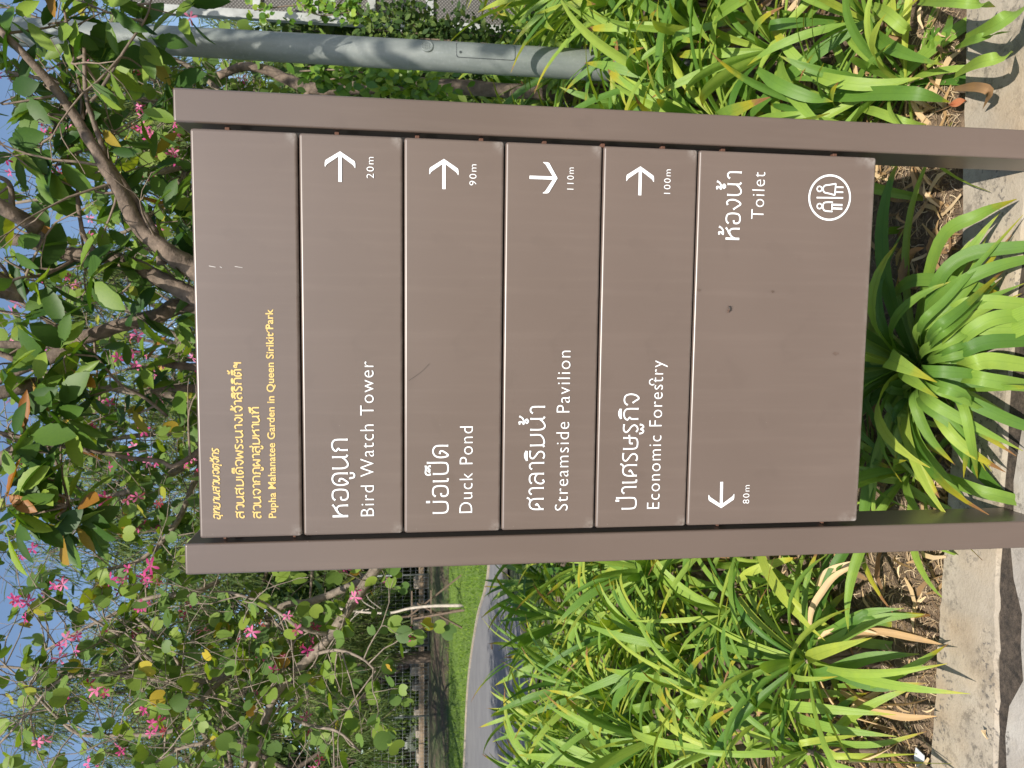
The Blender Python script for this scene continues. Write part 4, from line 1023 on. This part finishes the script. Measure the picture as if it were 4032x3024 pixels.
spots = [  # leaf sprays seen in the photograph: X, Y, depth, how many, length
 (350, 1080, 3.0, 6, .20), (470, 1010, 3.05, 3, .17), (60, 380, 2.9, 3, .20), (330, 505, 3.0, 4, .15), (480, 760, 3.1, 4, .16), (150, 640, 3.0, 4, .20),
 (260, 330, 3.0, 6, .22), (240, 120, 2.9, 6, .20), (420, 40, 2.9, 5, .22), (560, 150, 3.0, 5, .20), (560, 470, 3.1, 4, .18), (230, 590, 3.0, 5, .17),
 (640, 820, 3.1, 5, .19), (700, 870, 3.1, 4, .18), (60, 1010, 3.0, 5, .20), (240, 1640, 3.1, 6, .20), (60, 1640, 3.1, 5, .22), (60, 1740, 3.0, 4, .20),
 (20, 1960, 2.9, 6, .18), (100, 1990, 3.0, 4, .20), (280, 1990, 3.1, 5, .18), (260, 1470, 3.1, 5, .18), (350, 1560, 3.2, 4, .16), (250, 1370, 3.1, 3, .15),
 (560, 1450, 3.3, 5, .16), (600, 1540, 3.3, 4, .15), (300, 2070, 3.1, 6, .20), (60, 2070, 3.0, 6, .20), (230, 2100, 3.1, 5, .18), (540, 1240, 3.2, 4, .17),
 (680, 1260, 3.3, 4, .15), (170, 1120, 3.1, 5, .20), (100, 1250, 3.1, 5, .20), (20, 560, 3.0, 4, .20), (120, 770, 3.1, 4, .20), (430, 640, 3.1, 3, .16),
 (600, 640, 3.2, 4, .15), (40, 30, 2.8, 5, .20), (700, 60, 3.0, 4, .17), (150, 1880, 3.0, 5, .17), (30, 1830, 3.0, 5, .20), (640, 330, 3.1, 3, .18),
 (380, 900, 3.1, 4, .16), (520, 1600, 3.3, 3, .14), (660, 1000, 3.1, 3, .17), (0, 1480, 3.1, 5, .20), (140, 1500, 3.1, 4, .18), (380, 250, 3.0, 4, .22)]
MT = []; m_ = MB(); base = np.array(near.location)
LL = np.concatenate(L_)
for X, Y, d, k_, ln in spots:
    d += .25; c0 = np.array(P(X, Y, d)); j = np.argmin(np.linalg.norm(LL[:, :3]-c0, axis=1)+rng.random(len(LL))*.05); s0 = LL[j, :3]
    mid = (s0+c0)/2+rv(.03)+np.array([0, 0, .06]); pth = smoothpath([s0, mid, c0], 4); m_.tube([Vector(np.array(x)-base) for x in pth], [.006]*3+[.004]*20 if False else [.0055-.0035*i/(len(pth)-1) for i in range(len(pth))], 5, cap=False)
    a0 = rng.random()*6.28
    for i in range(int(k_*1.5+1)):
        az = a0+i*2.4; q = norm(np.array([math.cos(az), math.sin(az)*.6, -.55+rng.normal(0, .35)]))
        MT.append(rotmats(q[None], norm(rv(.45)+np.array([0, -.6, .6]))[None], ln*rng.uniform(.7, 1.12), (c0+rv(.02))[None])[0])
m_.build('twigs', M_twig, near, smooth=True, kind='stuff')
tp = twigs(near, [l for l in L_], 46, .55, .006, M_twig, lambda p: np.array([0, .35, .5]), .02)
MT = np.array(MT); MT2 = leaves_on(tp, .15, .18, .5)
# the crown goes on above the picture and shades the lamp post
cr = []
up_l = []
for k_, (x0, y0, z0, x1, y1, z1) in enumerate(((.35, 3.3, 3.0, .8, 2.3, 4.6), (.35, 3.3, 3.0, 1.9, 1.9, 4.3), (.0, 3.4, 3.0, -.6, 3.6, 4.9), (.6, 3.2, 2.9, 1.75, 2.7, 4.3), (1.3, 2.6, 4.2, 1.5, .55, 4.25), (1.4, 2.4, 4.1, 1.9, 1.0, 4.0), (-.2, 3.5, 3.0, -1.4, 4.2, 4.6))):
    a = np.array([x0, y0, z0]); b = np.array([x1, y1, z1]); pth = smoothpath([a, (a+b)/2+np.array([0, 0, .25]), b], 6)
    w = np.array([tuple(q)+(.03-.022*i/(len(pth)-1),) for i, q in enumerate(pth)]); mm = MB(); mm.tube([Vector(q[:3]-base) for q in w], list(w[:, 3]), 8); mm.build('branch', M_bark, near, smooth=True); up_l.append(w[len(w)//2:])
tp3 = twigs(near, up_l, 84, .6, .006, M_twig, lambda p: np.array([0, 0, .1]), .04)
MT3 = leaves_on(tp3, .17, .42, .4)
place_leaves(near, BIG, M_bigleaf, np.concatenate([MT, MT2, MT3]))

# ---- orchid trees (two-lobed leaves, pink flowers)
def orchid_tree(x, y, label, trunk, paths, ntw, L, grow, keep, size, nfl, trunk_r=.08, extra_fl=(), sag=.03, parts=290):
    t = empty('orchid_tree', (x, y, 0), 0, label=label, cat='tree', group='orchid trees with pink flowers')
    if trunk:
        m_ = MB(); pth = smoothpath([(0, 0, -.05)]+[tuple(np.array(q)-np.array([x, y, 0])) for q in trunk], 5); m_.tube(pth, [trunk_r*(1-.5*i/len(pth)) for i in range(len(pth))], 12, rough=.08); m_.build('trunk', M_bark2, t, smooth=True)
    ls = limbs(t, paths, M_bark2)
    tp = twigs(t, ls, ntw, L, .0045, M_bark2, grow, sag)
    twigs(t, [l[len(l)//3:] for l in ls], ntw//5, L*1.8, .0036, M_bark2, lambda p: np.array([0, 0, .45]), .0, 9)
    lv = leaves_on(tp, size, keep, .55, .8)
    place_leaves(t, BAU, M_bau, lv, parts=parts)
    fm = []
    A = [q for q in tp if q[2] > .55]
    cand = [A[i][0] for i in rng.permutation(len(A))[:nfl]]
    tpp = np.array([q[0] for q in tp])
    for X, Y, d in extra_fl:
        c0 = np.array(P(X, Y, d)); j = np.argmin(np.linalg.norm(tpp-c0, axis=1)); cand.append(c0 if np.linalg.norm(tpp[j]-c0) > .0 else c0)
    for c0 in cand:
        for k_ in range(rng.integers(1, 4)):
            fm.append(rotmats(norm(rv(.6)+np.array([0, -.8, .1]))[None], rv()[None], .076*rng.uniform(.75, 1.15), (c0+rv(.028))[None])[0])
    fm = np.array(fm)
    place_leaves(t, FLO, M_flower, fm, 'flower', parts=min(len(fm), 200), stuff_name='flowers')
    return t
dl = 4.3
tl = P(1640, 2100, 4.35)
orchid_tree(tl.x, 4.45, 'orchid tree left of the sign, pink flowers on bare arching limbs', [P(1760, 2120, 4.4), P(1501, 2150, 4.35)], [
 [(1560, 2160, 4.35, 30), (1501, 2215, 4.3, 24), (1417, 2329, 4.25, 20), (1307, 2493, 4.2, 19), (1238, 2573, 4.2, 18), (1138, 2667, 4.15, 17), (1064, 2780, 4.1, 16), (994, 3034, 4.1, 15), (960, 3300, 4.1, 12)],
 [(1540, 2160, 4.4, 22), (1471, 2255, 4.4, 18), (1377, 2309, 4.4, 15), (1223, 2369, 4.4, 14), (1138, 2378, 4.4, 13), (1059, 2419, 4.4, 13), (1050, 2475, 4.4, 12), (960, 2612, 4.4, 12), (913, 2648, 4.4, 11), (833, 2673, 4.4, 10), (741, 2685, 4.4, 9), (494, 2660, 4.4, 8), (259, 2648, 4.4, 7), (43, 2627, 4.4, 5), (-60, 2620, 4.4, 4)],
 [(860, 2290, 4.5, 9), (747, 2339, 4.4, 9), (630, 2346, 4.4, 8), (525, 2375, 4.4, 7), (432, 2426, 4.4, 6), (296, 2494, 4.4, 5), (180, 2560, 4.4, 4)],
 [(741, 2680, 4.4, 7), (679, 2574, 4.3, 6), (593, 2481, 4.3, 6), (537, 2432, 4.3, 5)],
 [(700, 2680, 4.4, 7), (574, 2580, 4.3, 6), (488, 2512, 4.3, 5), (383, 2450, 4.3, 5), (296, 2389, 4.3, 4)],
 [(913, 2648, 4.4, 9), (815, 2735, 4.3, 9), (728, 2852, 4.3, 8), (617, 2889, 4.3, 8), (432, 2895, 4.3, 7), (309, 2889, 4.3, 6), (216, 2815, 4.3, 5), (62, 2654, 4.3, 4)],
 [(1059, 2425, 4.4, 9), (1150, 2560, 4.2, 8), (1000, 2800, 4.2, 8), (938, 2850, 4.2, 9), (833, 2914, 4.2, 8), (698, 2951, 4.2, 7), (600, 3010, 4.2, 6)],
 [(660, 2470, 4.35, 5), (480, 2640, 4.3, 6), (247, 2673, 4.3, 6), (120, 2800, 4.3, 5), (0, 2926, 4.3, 4)],
 [(1300, 2500, 4.2, 8), (1180, 2470, 4.1, 7), (1050, 2380, 4.1, 6), (900, 2330, 4.1, 5)],
 [(1240, 2575, 4.2, 7), (1330, 2560, 4.0, 6), (1420, 2590, 3.9, 5), (1480, 2640, 3.9, 4)],
 [(1064, 2780, 4.1, 8), (1200, 2850, 4.0, 7), (1330, 2880, 3.9, 5), (1420, 2960, 3.9, 4)],
], 150, .55, lambda p: np.array([-.2, 0, .2]), .50, .085, 24, .09,
 [(565, 2230, 4.1), (455, 2300, 4.1), (610, 2300, 4.1), (260, 2290, 4.1), (110, 2160, 4.1), (60, 2370, 4.1), (95, 2400, 4.1), (230, 2540, 4.1), (280, 2510, 4.1), (410, 2495, 4.1), (195, 2905, 4.1), (590, 2830, 4.1), (635, 2880, 4.1), (955, 2500, 4.1), (1000, 2470, 4.1), (1240, 2520, 4.1), (330, 2705, 4.1), (275, 2755, 4.1), (1360, 2255, 4.1), (915, 2930, 4.1), (1225, 2895, 4.1), (1245, 3000, 4.1), (1080, 2610, 4.1), (560, 2360, 4.1), (1030, 2560, 4.2), (370, 2990, 4.2)])
orchid_tree(-.35, 4.9, 'orchid tree behind the middle of the sign, leafy with pink flowers', [(-.35, 4.9, 1.2), (-.3, 4.9, 2.0)], [
 [(1200, 1650, 4.9, 26), (900, 1620, 4.9, 18), (700, 1560, 4.9, 14), (500, 1540, 4.8, 12), (300, 1500, 4.8, 9), (100, 1450, 4.8, 6)],
 [(1100, 1650, 4.9, 22), (800, 1800, 4.9, 15), (600, 1900, 4.8, 12), (400, 1960, 4.8, 9), (150, 1980, 4.8, 6), (-50, 2000, 4.8, 5)],
 [(1100, 1640, 4.9, 22), (850, 1400, 4.9, 15), (650, 1300, 4.8, 12), (450, 1200, 4.8, 9), (200, 1120, 4.8, 6)],
 [(800, 1800, 4.9, 12), (700, 2050, 4.8, 10), (560, 2200, 4.7, 8), (380, 2250, 4.7, 6)],
 [(700, 1700, 4.9, 12), (500, 1720, 4.8, 9), (300, 1750, 4.8, 6), (60, 1780, 4.8, 5)],
], 130, .55, lambda p: np.array([0, -.1, .3]), .58, .085, 20, .09,
 [(180, 1110, 4.4), (70, 1205, 4.4), (30, 1325, 4.4), (560, 1335, 4.4), (575, 1400, 4.4), (490, 1375, 4.4), (550, 1460, 4.4), (575, 1685, 4.4), (380, 1585, 4.4), (420, 1830, 4.3), (510, 1780, 4.3), (550, 1830, 4.3), (520, 1965, 4.3), (650, 1950, 4.3), (420, 1980, 4.3), (85, 1820, 4.3), (750, 1815, 4.3)])
orchid_tree(1.35, 5.2, 'orchid tree between the sign and the lamp post, many pink flowers', [(1.4, 5.2, 1.0), (1.5, 5.2, 1.9)], [
 [(1300, 560, 5.2, 22), (1000, 560, 5.2, 16), (760, 640, 5.1, 13), (560, 700, 5.0, 10), (300, 760, 5.0, 8), (60, 800, 5.0, 5)],
 [(1200, 560, 5.2, 20), (900, 480, 5.2, 14), (700, 420, 5.1, 12), (500, 380, 5.0, 9), (250, 330, 5.0, 7), (20, 280, 5.0, 5)],
 [(1000, 520, 5.2, 14), (800, 300, 5.2, 10), (600, 200, 5.1, 8), (350, 120, 5.0, 6), (100, 60, 5.0, 5)],
 [(760, 640, 5.1, 10), (640, 800, 5.1, 8), (520, 900, 5.0, 7), (350, 960, 5.0, 5)],
 [(900, 560, 5.2, 12), (740, 700, 5.2, 9), (700, 780, 5.1, 7), (600, 860, 5.1, 5)],
], 150, .6, lambda p: np.array([.1, -.1, .25]), .58, .085, 26, .08,
 [(165, 440, 4.7), (175, 490, 4.7), (190, 525, 4.7), (140, 570, 4.7), (265, 500, 4.7), (355, 220, 4.7), (520, 270, 4.7), (540, 240, 4.7), (630, 230, 4.7), (740, 90, 4.7), (540, 430, 4.7), (580, 470, 4.7), (600, 550, 4.7), (625, 560, 4.7), (700, 620, 4.7), (650, 480, 4.7), (25, 320, 4.7), (640, 920, 4.7), (340, 950, 4.7), (215, 690, 4.7), (530, 510, 4.7)])

# ------------------------------------------------------------------ background trees
def far_tree(x, y, H, rad_, zc, n_leaf, size, label, mat, kind='broad', bark=None, squash=1.0, clumps=26, group=None, trunk=True, name=None, cat='tree'):
    z0 = gz(x, y); t = empty(name or ('feathery_tree' if kind == 'fea' else 'shade_tree'), (x, y, z0), 0, label=label, cat=cat, group=group)
    m_ = MB(); top = H*.62; lean = R_.uniform(-.5, .5)
    if trunk:
        pth = smoothpath([(0, 0, -.2), (lean*.3, 0, top*.4), (lean*.7, .1, top*.75), (lean, .1, top)], 5)
        m_.tube(pth, [.013*H*(1-.6*i/len(pth)) for i in range(len(pth))], 10, rough=.1); m_.build('trunk', bark or M_bark, t, smooth=True)
    cl = []
    m_ = MB()
    for k in range(clumps):
        v = norm(rv()); r = rng.random()**.4
        c = np.array([lean*.5+v[0]*rad_*r, v[1]*rad_*r*.8, zc-z0+v[2]*(H-zc)*squash*r]); cl.append((c, rng.uniform(.45, 1.0)*rad_*.36))
        s0 = np.array([lean*.6, 0, top*rng.uniform(.45, 1.0)]); pth = smoothpath([s0, (s0+c)/2+rv(.15*rad_*.4)+np.array([0, 0, .2]), c], 4)
        m_.tube(pth, [.0065*H*(1-.8*i/len(pth)) for i in range(len(pth))], 5, cap=False)
        for q in range(5):
            e = norm(rv()+np.array([0, 0, .3])); pp = [c+e*0, c+e*.4*rad_*.4+rv(.04), c+e*.8*rad_*.4+rv(.06)]; m_.tube(smoothpath(pp, 3), .0012*H, 4, cap=False)
    m_.build('limbs', bark or M_bark, t, smooth=True, kind='stuff')
    per = n_leaf//clumps; loc = []; f = []; up = []
    for c, s_ in cl:
        v = rng.normal(0, 1, (per, 3)); v /= np.linalg.norm(v, axis=1, keepdims=True); r = rng.random(per)**.55
        loc.append(c+v*(r*s_)[:, None]*np.array([1.1, 1.1, .8]))
        if kind == 'fea': f.append(v*.5+rng.normal(0, .35, (per, 3))+np.array([0, 0, -.75]))
        else: f.append(v*.7+rng.normal(0, .7, (per, 3))+np.array([0, 0, -.3]))
        up.append(rng.normal(0, .6, (per, 3))+np.array([0, -.3, .8]))
    loc = np.concatenate(loc); f = np.concatenate(f); up = np.concatenate(up); N = len(loc)
    if kind == 'fea':
        tv = [(0, -.03, 0), (0, .03, 0), (.5, .035, -.05), (1, 0, -.16), (.5, -.035, -.05)]; tf = [(0, 1, 2, 4), (4, 2, 3, 3)]
        tv = [(0, -.022, 0), (0, .022, 0), (.55, -.03, -.06), (.55, .03, -.06), (1, -.01, -.2), (1, .01, -.2)]; tf = [(0, 2, 3, 1), (2, 4, 5, 3)]
    else:
        tv = [(0, -.06, 0), (0, .06, 0), (.45, -.26, -.03), (.45, .26, -.03), (1, -.05, -.15), (1, .05, -.15)]; tf = [(0, 2, 3, 1), (2, 4, 5, 3)]
    me = scatter_mesh('crown', tv, tf, rotmats(f, up, size*rng.uniform(.6, 1.25, N), loc), rng.random(N))
    me.materials.append(mat); link('crown', me, t); return t
FT = 'feathery trees behind the orchid trees'
far_tree(-10.6, 20.0, 11.5, 4.0, 6.0, 13000, .34, 'tall feathery tree at the far left beyond the path', M_fea, 'fea', clumps=34, group=FT)
far_tree(-3.4, 22.3, 11.5, 4.2, 6.2, 15000, .44, 'feathery tree behind the fence, left of the sign', M_fea, 'fea', clumps=34, group=FT)
far_tree(-9.5, 27.0, 15.0, 4.2, 8.5, 15000, .48, 'highest feathery tree at the left picture edge', M_fea, 'fea', clumps=34, group=FT)
far_tree(.8, 18.0, 10.5, 3.2, 6.2, 15000, .38, 'feathery tree seen above the middle of the sign', M_fea, 'fea', clumps=30, group=FT)
far_tree(5.6, 17.0, 9.0, 3.0, 5.2, 15000, .36, 'feathery tree seen between the sign top and the lamp post', M_fea, 'fea', clumps=30, group=FT)
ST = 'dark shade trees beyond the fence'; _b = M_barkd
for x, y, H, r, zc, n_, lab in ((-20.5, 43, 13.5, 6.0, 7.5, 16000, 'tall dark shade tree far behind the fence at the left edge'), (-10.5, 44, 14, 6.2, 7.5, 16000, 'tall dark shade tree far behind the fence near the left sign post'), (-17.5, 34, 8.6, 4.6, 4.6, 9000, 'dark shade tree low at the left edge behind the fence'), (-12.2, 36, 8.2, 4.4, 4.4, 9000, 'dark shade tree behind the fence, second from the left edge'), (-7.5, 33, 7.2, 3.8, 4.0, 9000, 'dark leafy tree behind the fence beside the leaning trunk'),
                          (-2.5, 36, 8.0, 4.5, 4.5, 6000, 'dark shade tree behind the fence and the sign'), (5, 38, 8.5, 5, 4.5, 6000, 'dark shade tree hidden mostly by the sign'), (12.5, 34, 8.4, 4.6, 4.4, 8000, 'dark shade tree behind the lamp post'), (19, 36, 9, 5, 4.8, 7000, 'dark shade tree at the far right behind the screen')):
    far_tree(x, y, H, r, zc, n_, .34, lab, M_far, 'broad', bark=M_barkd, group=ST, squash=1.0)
SH = 'shrubs behind the wire fence'
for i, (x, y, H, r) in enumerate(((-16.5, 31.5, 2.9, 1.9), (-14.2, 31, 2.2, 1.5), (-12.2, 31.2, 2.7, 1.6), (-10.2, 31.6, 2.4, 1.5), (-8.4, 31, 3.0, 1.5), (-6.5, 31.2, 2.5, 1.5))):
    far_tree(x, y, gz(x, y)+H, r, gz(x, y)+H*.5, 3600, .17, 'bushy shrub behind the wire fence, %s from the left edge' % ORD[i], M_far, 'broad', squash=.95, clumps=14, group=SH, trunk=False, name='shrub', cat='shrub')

far_tree(-4.9, 5.2, 8.3, 3.0, 6.6, 6500, .13, 'leafy tree outside the left picture edge that shades the path', M_far, 'broad', name='roadside_tree')
# leaning dark trunk behind the fence
tr = empty('leaning_tree', (P(1500, 2700, 30).x, 30, .6), 0, label='bare dark trunk leaning to the left behind the fence', cat='tree')
b = Vector(tr.location); w = [P(X, Y, 30) for X, Y in ((1640, 2600), (1560, 2640), (1470, 2700), (1440, 2740), (1400, 2790), (1340, 2830), (1270, 2860), (1180, 2880))]
m_ = MB(); w = smoothpath([tuple(q-b) for q in w], 5); m_.tube(w, [.15*(1-.5*i/len(w)) for i in range(len(w))], 10, rough=.12); m_.build('trunk', M_barkd, tr, smooth=True)

# wire fence beyond the lawn
FY = 28.0
fx0, fx1 = P(1700, 3250, FY).x, P(1700, 1200, FY).x
fen = empty('wire_fence', (fx0, FY, gz(0, FY)), 0, label='galvanised welded wire fence with thin posts beyond the lawn', cat='fence')
fzt = P(1472, 2820, FY).z-gz(0, FY); fzt = max(1.7, fzt)
for X, Y in ((1700, 3110), (1700, 2817), (1700, 2538), (1700, 2261), (1700, 1990), (1700, 1715), (1700, 1440)):
    x = P(X, Y, FY).x-fx0; m_ = MB(); m_.tube([(x, 0, -.1), (x, 0, fzt)], .032, 8); m_.build('fence_post', M_galv, fen, smooth=True)
m_ = MB()
for z in (fzt-.02, fzt-.27, fzt-.52, fzt-.77, fzt-1.02, fzt-1.3, .55, .4, .25, .10): m_.tube([(0, -.02, z), (fx1-fx0, -.02, z)], .0055, 4)
k_ = 0
while k_*.13 < fx1-fx0: m_.tube([(k_*.13, -.025, .05), (k_*.13, -.025, fzt-.02)], .0034, 4, cap=False); k_ += 1
m_.build('wire_mesh', plain('wire', (.36, .38, .38), .5, .3), fen, kind='stuff')
# timber beam and stone blocks at the foot
M_wood = plain('weathered_timber', (.26, .19, .125), .85, scale=6)
m_ = MB(); x = fx0
tb_ = empty('timber_edging', (fx0, FY+1.2, gz(0, FY)), 0, label='long pale timber beams laid along the foot of the wire fence', cat='timber edging')
i = 0
while x < fx1:
    m_ = MB(); l = R_.uniform(2.2, 3.4); m_.box(x-fx0, x-fx0+l-.03, -.1, .1, .22+R_.uniform(-.02, .02), .42); m_.build('beam', M_wood, tb_, bevel=.015, bseg=1); x += l
m_ = MB()
for i in range(10):
    X_ = P(1640, 2290+i*84, FY+1.6).x+R_.uniform(-.15, .15); w = R_.uniform(.2, .42); h = R_.uniform(.5, .75)
    rk = MB(); rk.box(-w/2, w/2, -.2, .2, 0, h); o = rk.build('stone_block', M_kerb, bevel=.06, bseg=2, label='grey stone block behind the timber beam, %s counted from the sign' % ORD[i], cat='stone', group='stone blocks behind the fence'); o.location = (X_, FY+1.6, gz(0, FY)); o.rotation_euler = (0, 0, R_.uniform(-.3, .3))
# bare soil bank with leaf litter in front of the fence
n = NT('bank_soil'); c = n.coord('Object')
k = n.mix(n.ramp(n.noise(1.1, 6, .7, c), [(.40, 0.), (.62, 1.)]), (.075, .05, .035), (.05, .085, .02)); k = n.mix(n.ramp(n.noise(9, 5, .7, c), [(.55, 0.), (.7, .6)]), k, (.22, .15, .09))
n.col(k); n.rough(.95); n.bump(n.noise(7, 5, .7, c), .6, .08); M_bank = n.m
sheet('bank', [-24+1.0*i for i in range(41)], [23.4+.5*i for i in range(17)], lambda x, y: gz(x, y)+.02+(.05*noise.noise(Vector((x*.8, y*.8, 0)))+.05)*min(1, (y-23.4)/1.2), M_bank)

# young staked tree on the lawn
YD = 20.3; M_stake = plain('old_stake', (.15, .105, .075), .9)
yt = P(1822, 2384, YD); st = empty('young_tree', (yt.x, YD, 0), 0, label='young thin tree with pale trunk held by wooden stakes on the lawn', cat='tree')
hh = P(1530, 2392, YD).z
M_pale = plain('pale_bark', (.55, .47, .40), .8, scale=12)
m_ = MB(); w = smoothpath([(0, 0, -.05), (.02, 0, .8), (-.02, 0, 1.4), (-.12, 0, hh), (-.05, 0, hh+.8), (.1, 0, hh+1.5)], 4); m_.tube(w, [.045*(1-.6*i/len(w)) for i in range(len(w))], 8); m_.build('trunk', M_pale, st, smooth=True)
for a, b in (((.75, .3, 0), (-.25, 0, 1.45)), ((-.7, .35, 0), (.1, 0, 1.2)), ((.05, -.6, 0), (-.3, 0, 1.3)), ((-.25, .5, 0), (-.28, .1, 1.75))):
    m_ = MB(); m_.beam(a, b, .04, .04); m_.build('stake', M_stake, st)
for z in (.85, 1.35):
    m_ = MB(); m_.beam((-.45, .05, z), (.42, .05, z), .035, .035); m_.build('cross_bar', M_stake, st)
for i in range(6):
    m_ = MB(); a = i*1.05; m_.tube(smoothpath([(.0, 0, hh+.2+i*.15), (.25*math.cos(a), .25*math.sin(a), hh+.5+i*.15), (.5*math.cos(a), .5*math.sin(a), hh+.6+i*.15)], 3), .008, 4); m_.build('branch', M_pale, st)

# ------------------------------------------------------------------ metal screen at the right edge
n = NT('woven_mesh'); c = n.coord('Object')
wv = n.math('MULTIPLY', n.math('SINE', n.math('MULTIPLY', n.n('SeparateXYZ').outputs[0], 1.0)), 1.0)
sx_ = n.n('SeparateXYZ'); n.set(sx_, 0, c)
w1 = n.math('SINE', n.math('MULTIPLY', sx_.outputs[0], 260.0)); w2 = n.math('SINE', n.math('MULTIPLY', sx_.outputs[2], 260.0)); w = n.math('MULTIPLY', w1, w2)
k = n.mix(n.ramp(w, [(.3, 0.), (.6, 1.)]), (.085, .08, .075), (.23, .215, .20)); k = n.mix(n.ramp(n.noise(3, 4, .6, c), [(.4, 0.), (.7, .4)]), k, (.08, .075, .07))
n.col(k); n.rough(.7); n.bump(w, .4, .004); M_mesh = n.m
M_frame = plain('pale_grey_frame', (.40, .41, .40), .5, .2, scale=8)
SD = 5.6
xl = P(1440, 88, SD).x; zt_, zb_ = P(1030, 70, SD).z, -.0
scr = empty('metal_screen', (xl, SD, 0), -.12, label='grey metal framed mesh screen at the right picture edge behind creepers', cat='screen')
m_ = MB(); m_.box(-.03, .03, -.03, .03, 0, zt_+.9); m_.build('upright', M_frame, scr, bevel=.004)
m_ = MB(); m_.box(2.1, 2.16, -.03, .03, 0, zt_+.9); m_.build('upright', M_frame, scr, bevel=.004)
zr = [P(X, 30, SD).z for X in (1240, 1465, 1692)] + [.45, P(1015, 30, SD).z, zt_+.9]
for z in zr:
    m_ = MB(); m_.box(.032, 2.098, -.026, .026, z-.028, z+.028); m_.build('rail', M_frame, scr, bevel=.003, bseg=1)
zz = sorted(zr)+[]
for a, b in zip(zz, zz[1:]):
    m_ = MB(); m_.box(.033, 2.097, -.004, .004, a+.029, b-.029); m_.build('mesh_panel', M_mesh, scr)
# ---- creeper climbing over the screen
def climber(name, label, cat, segs, size, shapes, mat, dens=90, jit=.05, stem=True, hang=.6, grp=None, parts=120):
    t = empty(name, (segs[0][0].x, segs[0][0].y, 0), 0, label=label, cat=cat, group=grp); base = t.location; mm = []
    m_ = MB()
    for s_ in segs:
        w = smoothpath([tuple(p) for p in s_], 8)
        if stem: m_.tube([Vector(q)-base for q in w], .005, 5, cap=False)
        L = sum((Vector(a)-Vector(b)).length for a, b in zip(w, w[1:])); n_ = int(L*dens)
        for i in range(n_):
            q = np.array(w[rng.integers(len(w))])+rv(jit); f = norm(rv(.6)+np.array([0, -.3, -hang]))
            mm.append(rotmats(f[None], norm(rv(.4)+np.array([0, -.9, .4]))[None], size*rng.uniform(.6, 1.2), q[None])[0])
    if stem: m_.build('stem', M_twig, t, smooth=True)
    place_leaves(t, shapes, mat, np.array(mm), parts=parts); return t
pp = lambda X, Y, d: P(X, Y, d)
climber('creeper', 'yellow-green creeper trailing across the metal screen', 'creeper', [[pp(1000, 40, 5.35), pp(1180, 20, 5.35), pp(1330, 30, 5.3), pp(1420, 60, 5.3)], [pp(1180, 20, 5.35), pp(1260, 60, 5.3), pp(1400, 50, 5.3), pp(1460, 90, 5.3)], [pp(1330, 20, 5.3), pp(1400, -60, 5.35), pp(1500, -100, 5.4)]], .055, BAU, M_vine, 95, .045)
climber('mimosa_shrub', 'ferny mimosa shrub between the screen and the lamp post', 'shrub', [[pp(2000, 150, 4.9), pp(1720, 110, 4.9), pp(1520, 60, 4.9)], [pp(1900, 140, 4.9), pp(1680, 130, 4.9), pp(1600, 60, 4.9)], [pp(2000, 180, 4.8), pp(1780, 160, 4.8), pp(1600, 150, 4.8)], [pp(1980, 140, 4.9), pp(1600, 130, 4.9), pp(1440, 110, 4.9)]], .05, SIM, M_far, 420, .06, hang=.1, parts=40)
climber('hedge_shrub', 'low green hedge behind the lamp post beside the screen', 'shrub', [[pp(1900, 150, 6.0), pp(1500, 130, 6.0), pp(1150, 120, 6.0)], [pp(1900, 250, 6.1), pp(1500, 200, 6.1), pp(1200, 180, 6.1)], [pp(1850, 80, 6.6), pp(1500, 60, 6.6), pp(1240, 60, 6.6)], [pp(1950, 320, 6.3), pp(1500, 280, 6.3), pp(1200, 260, 6.3)], [pp(1950, 400, 6.6), pp(1500, 380, 6.6), pp(1150, 400, 6.6)], [pp(1900, 480, 6.6), pp(1500, 480, 6.6), pp(1150, 520, 6.6)]], .085, SIM, M_far, 330, .16, hang=.3, parts=60)
climber('cascading_shrub', 'light green shrub with hanging leaf sprays between lamp post and sign', 'shrub', [[pp(1250, 320, 4.5), pp(1420, 300, 4.4), pp(1600, 330, 4.3), pp(1740, 370, 4.2)], [pp(1180, 280, 4.5), pp(1350, 275, 4.4), pp(1500, 300, 4.4)], [pp(1500, 330, 4.4), pp(1600, 350, 4.3), pp(1720, 400, 4.3)]], .075, SIM, M_vine, 210, .05, hang=.9)
dk = empty('bare_tree', (P(1500, 345, 4.9).x, 4.9, 0), 0, label='dark rough trunk bending between the lamp post and the sign', cat='tree')
b = Vector(dk.location); w = [(0, 0, -.05), (.02, 0, .5)] + [tuple(P(X, Y, 4.9)-b) for X, Y in ((1640, 335), (1420, 345), (1240, 352), (1150, 320), (1060, 280), (960, 262), (860, 300))]
w = smoothpath(w, 5); m_ = MB(); m_.tube(w, [.052*(1-.55*i/len(w)) for i in range(len(w))], 10, rough=.14); m_.build('trunk', M_bark, dk, smooth=True)
m_ = MB(); m_.tube(smoothpath([tuple(P(X, Y, 4.9)-b) for X, Y in ((1230, 352), (1180, 400), (1100, 450), (960, 480))], 4), .018, 7); m_.build('branch', M_bark, dk, smooth=True)
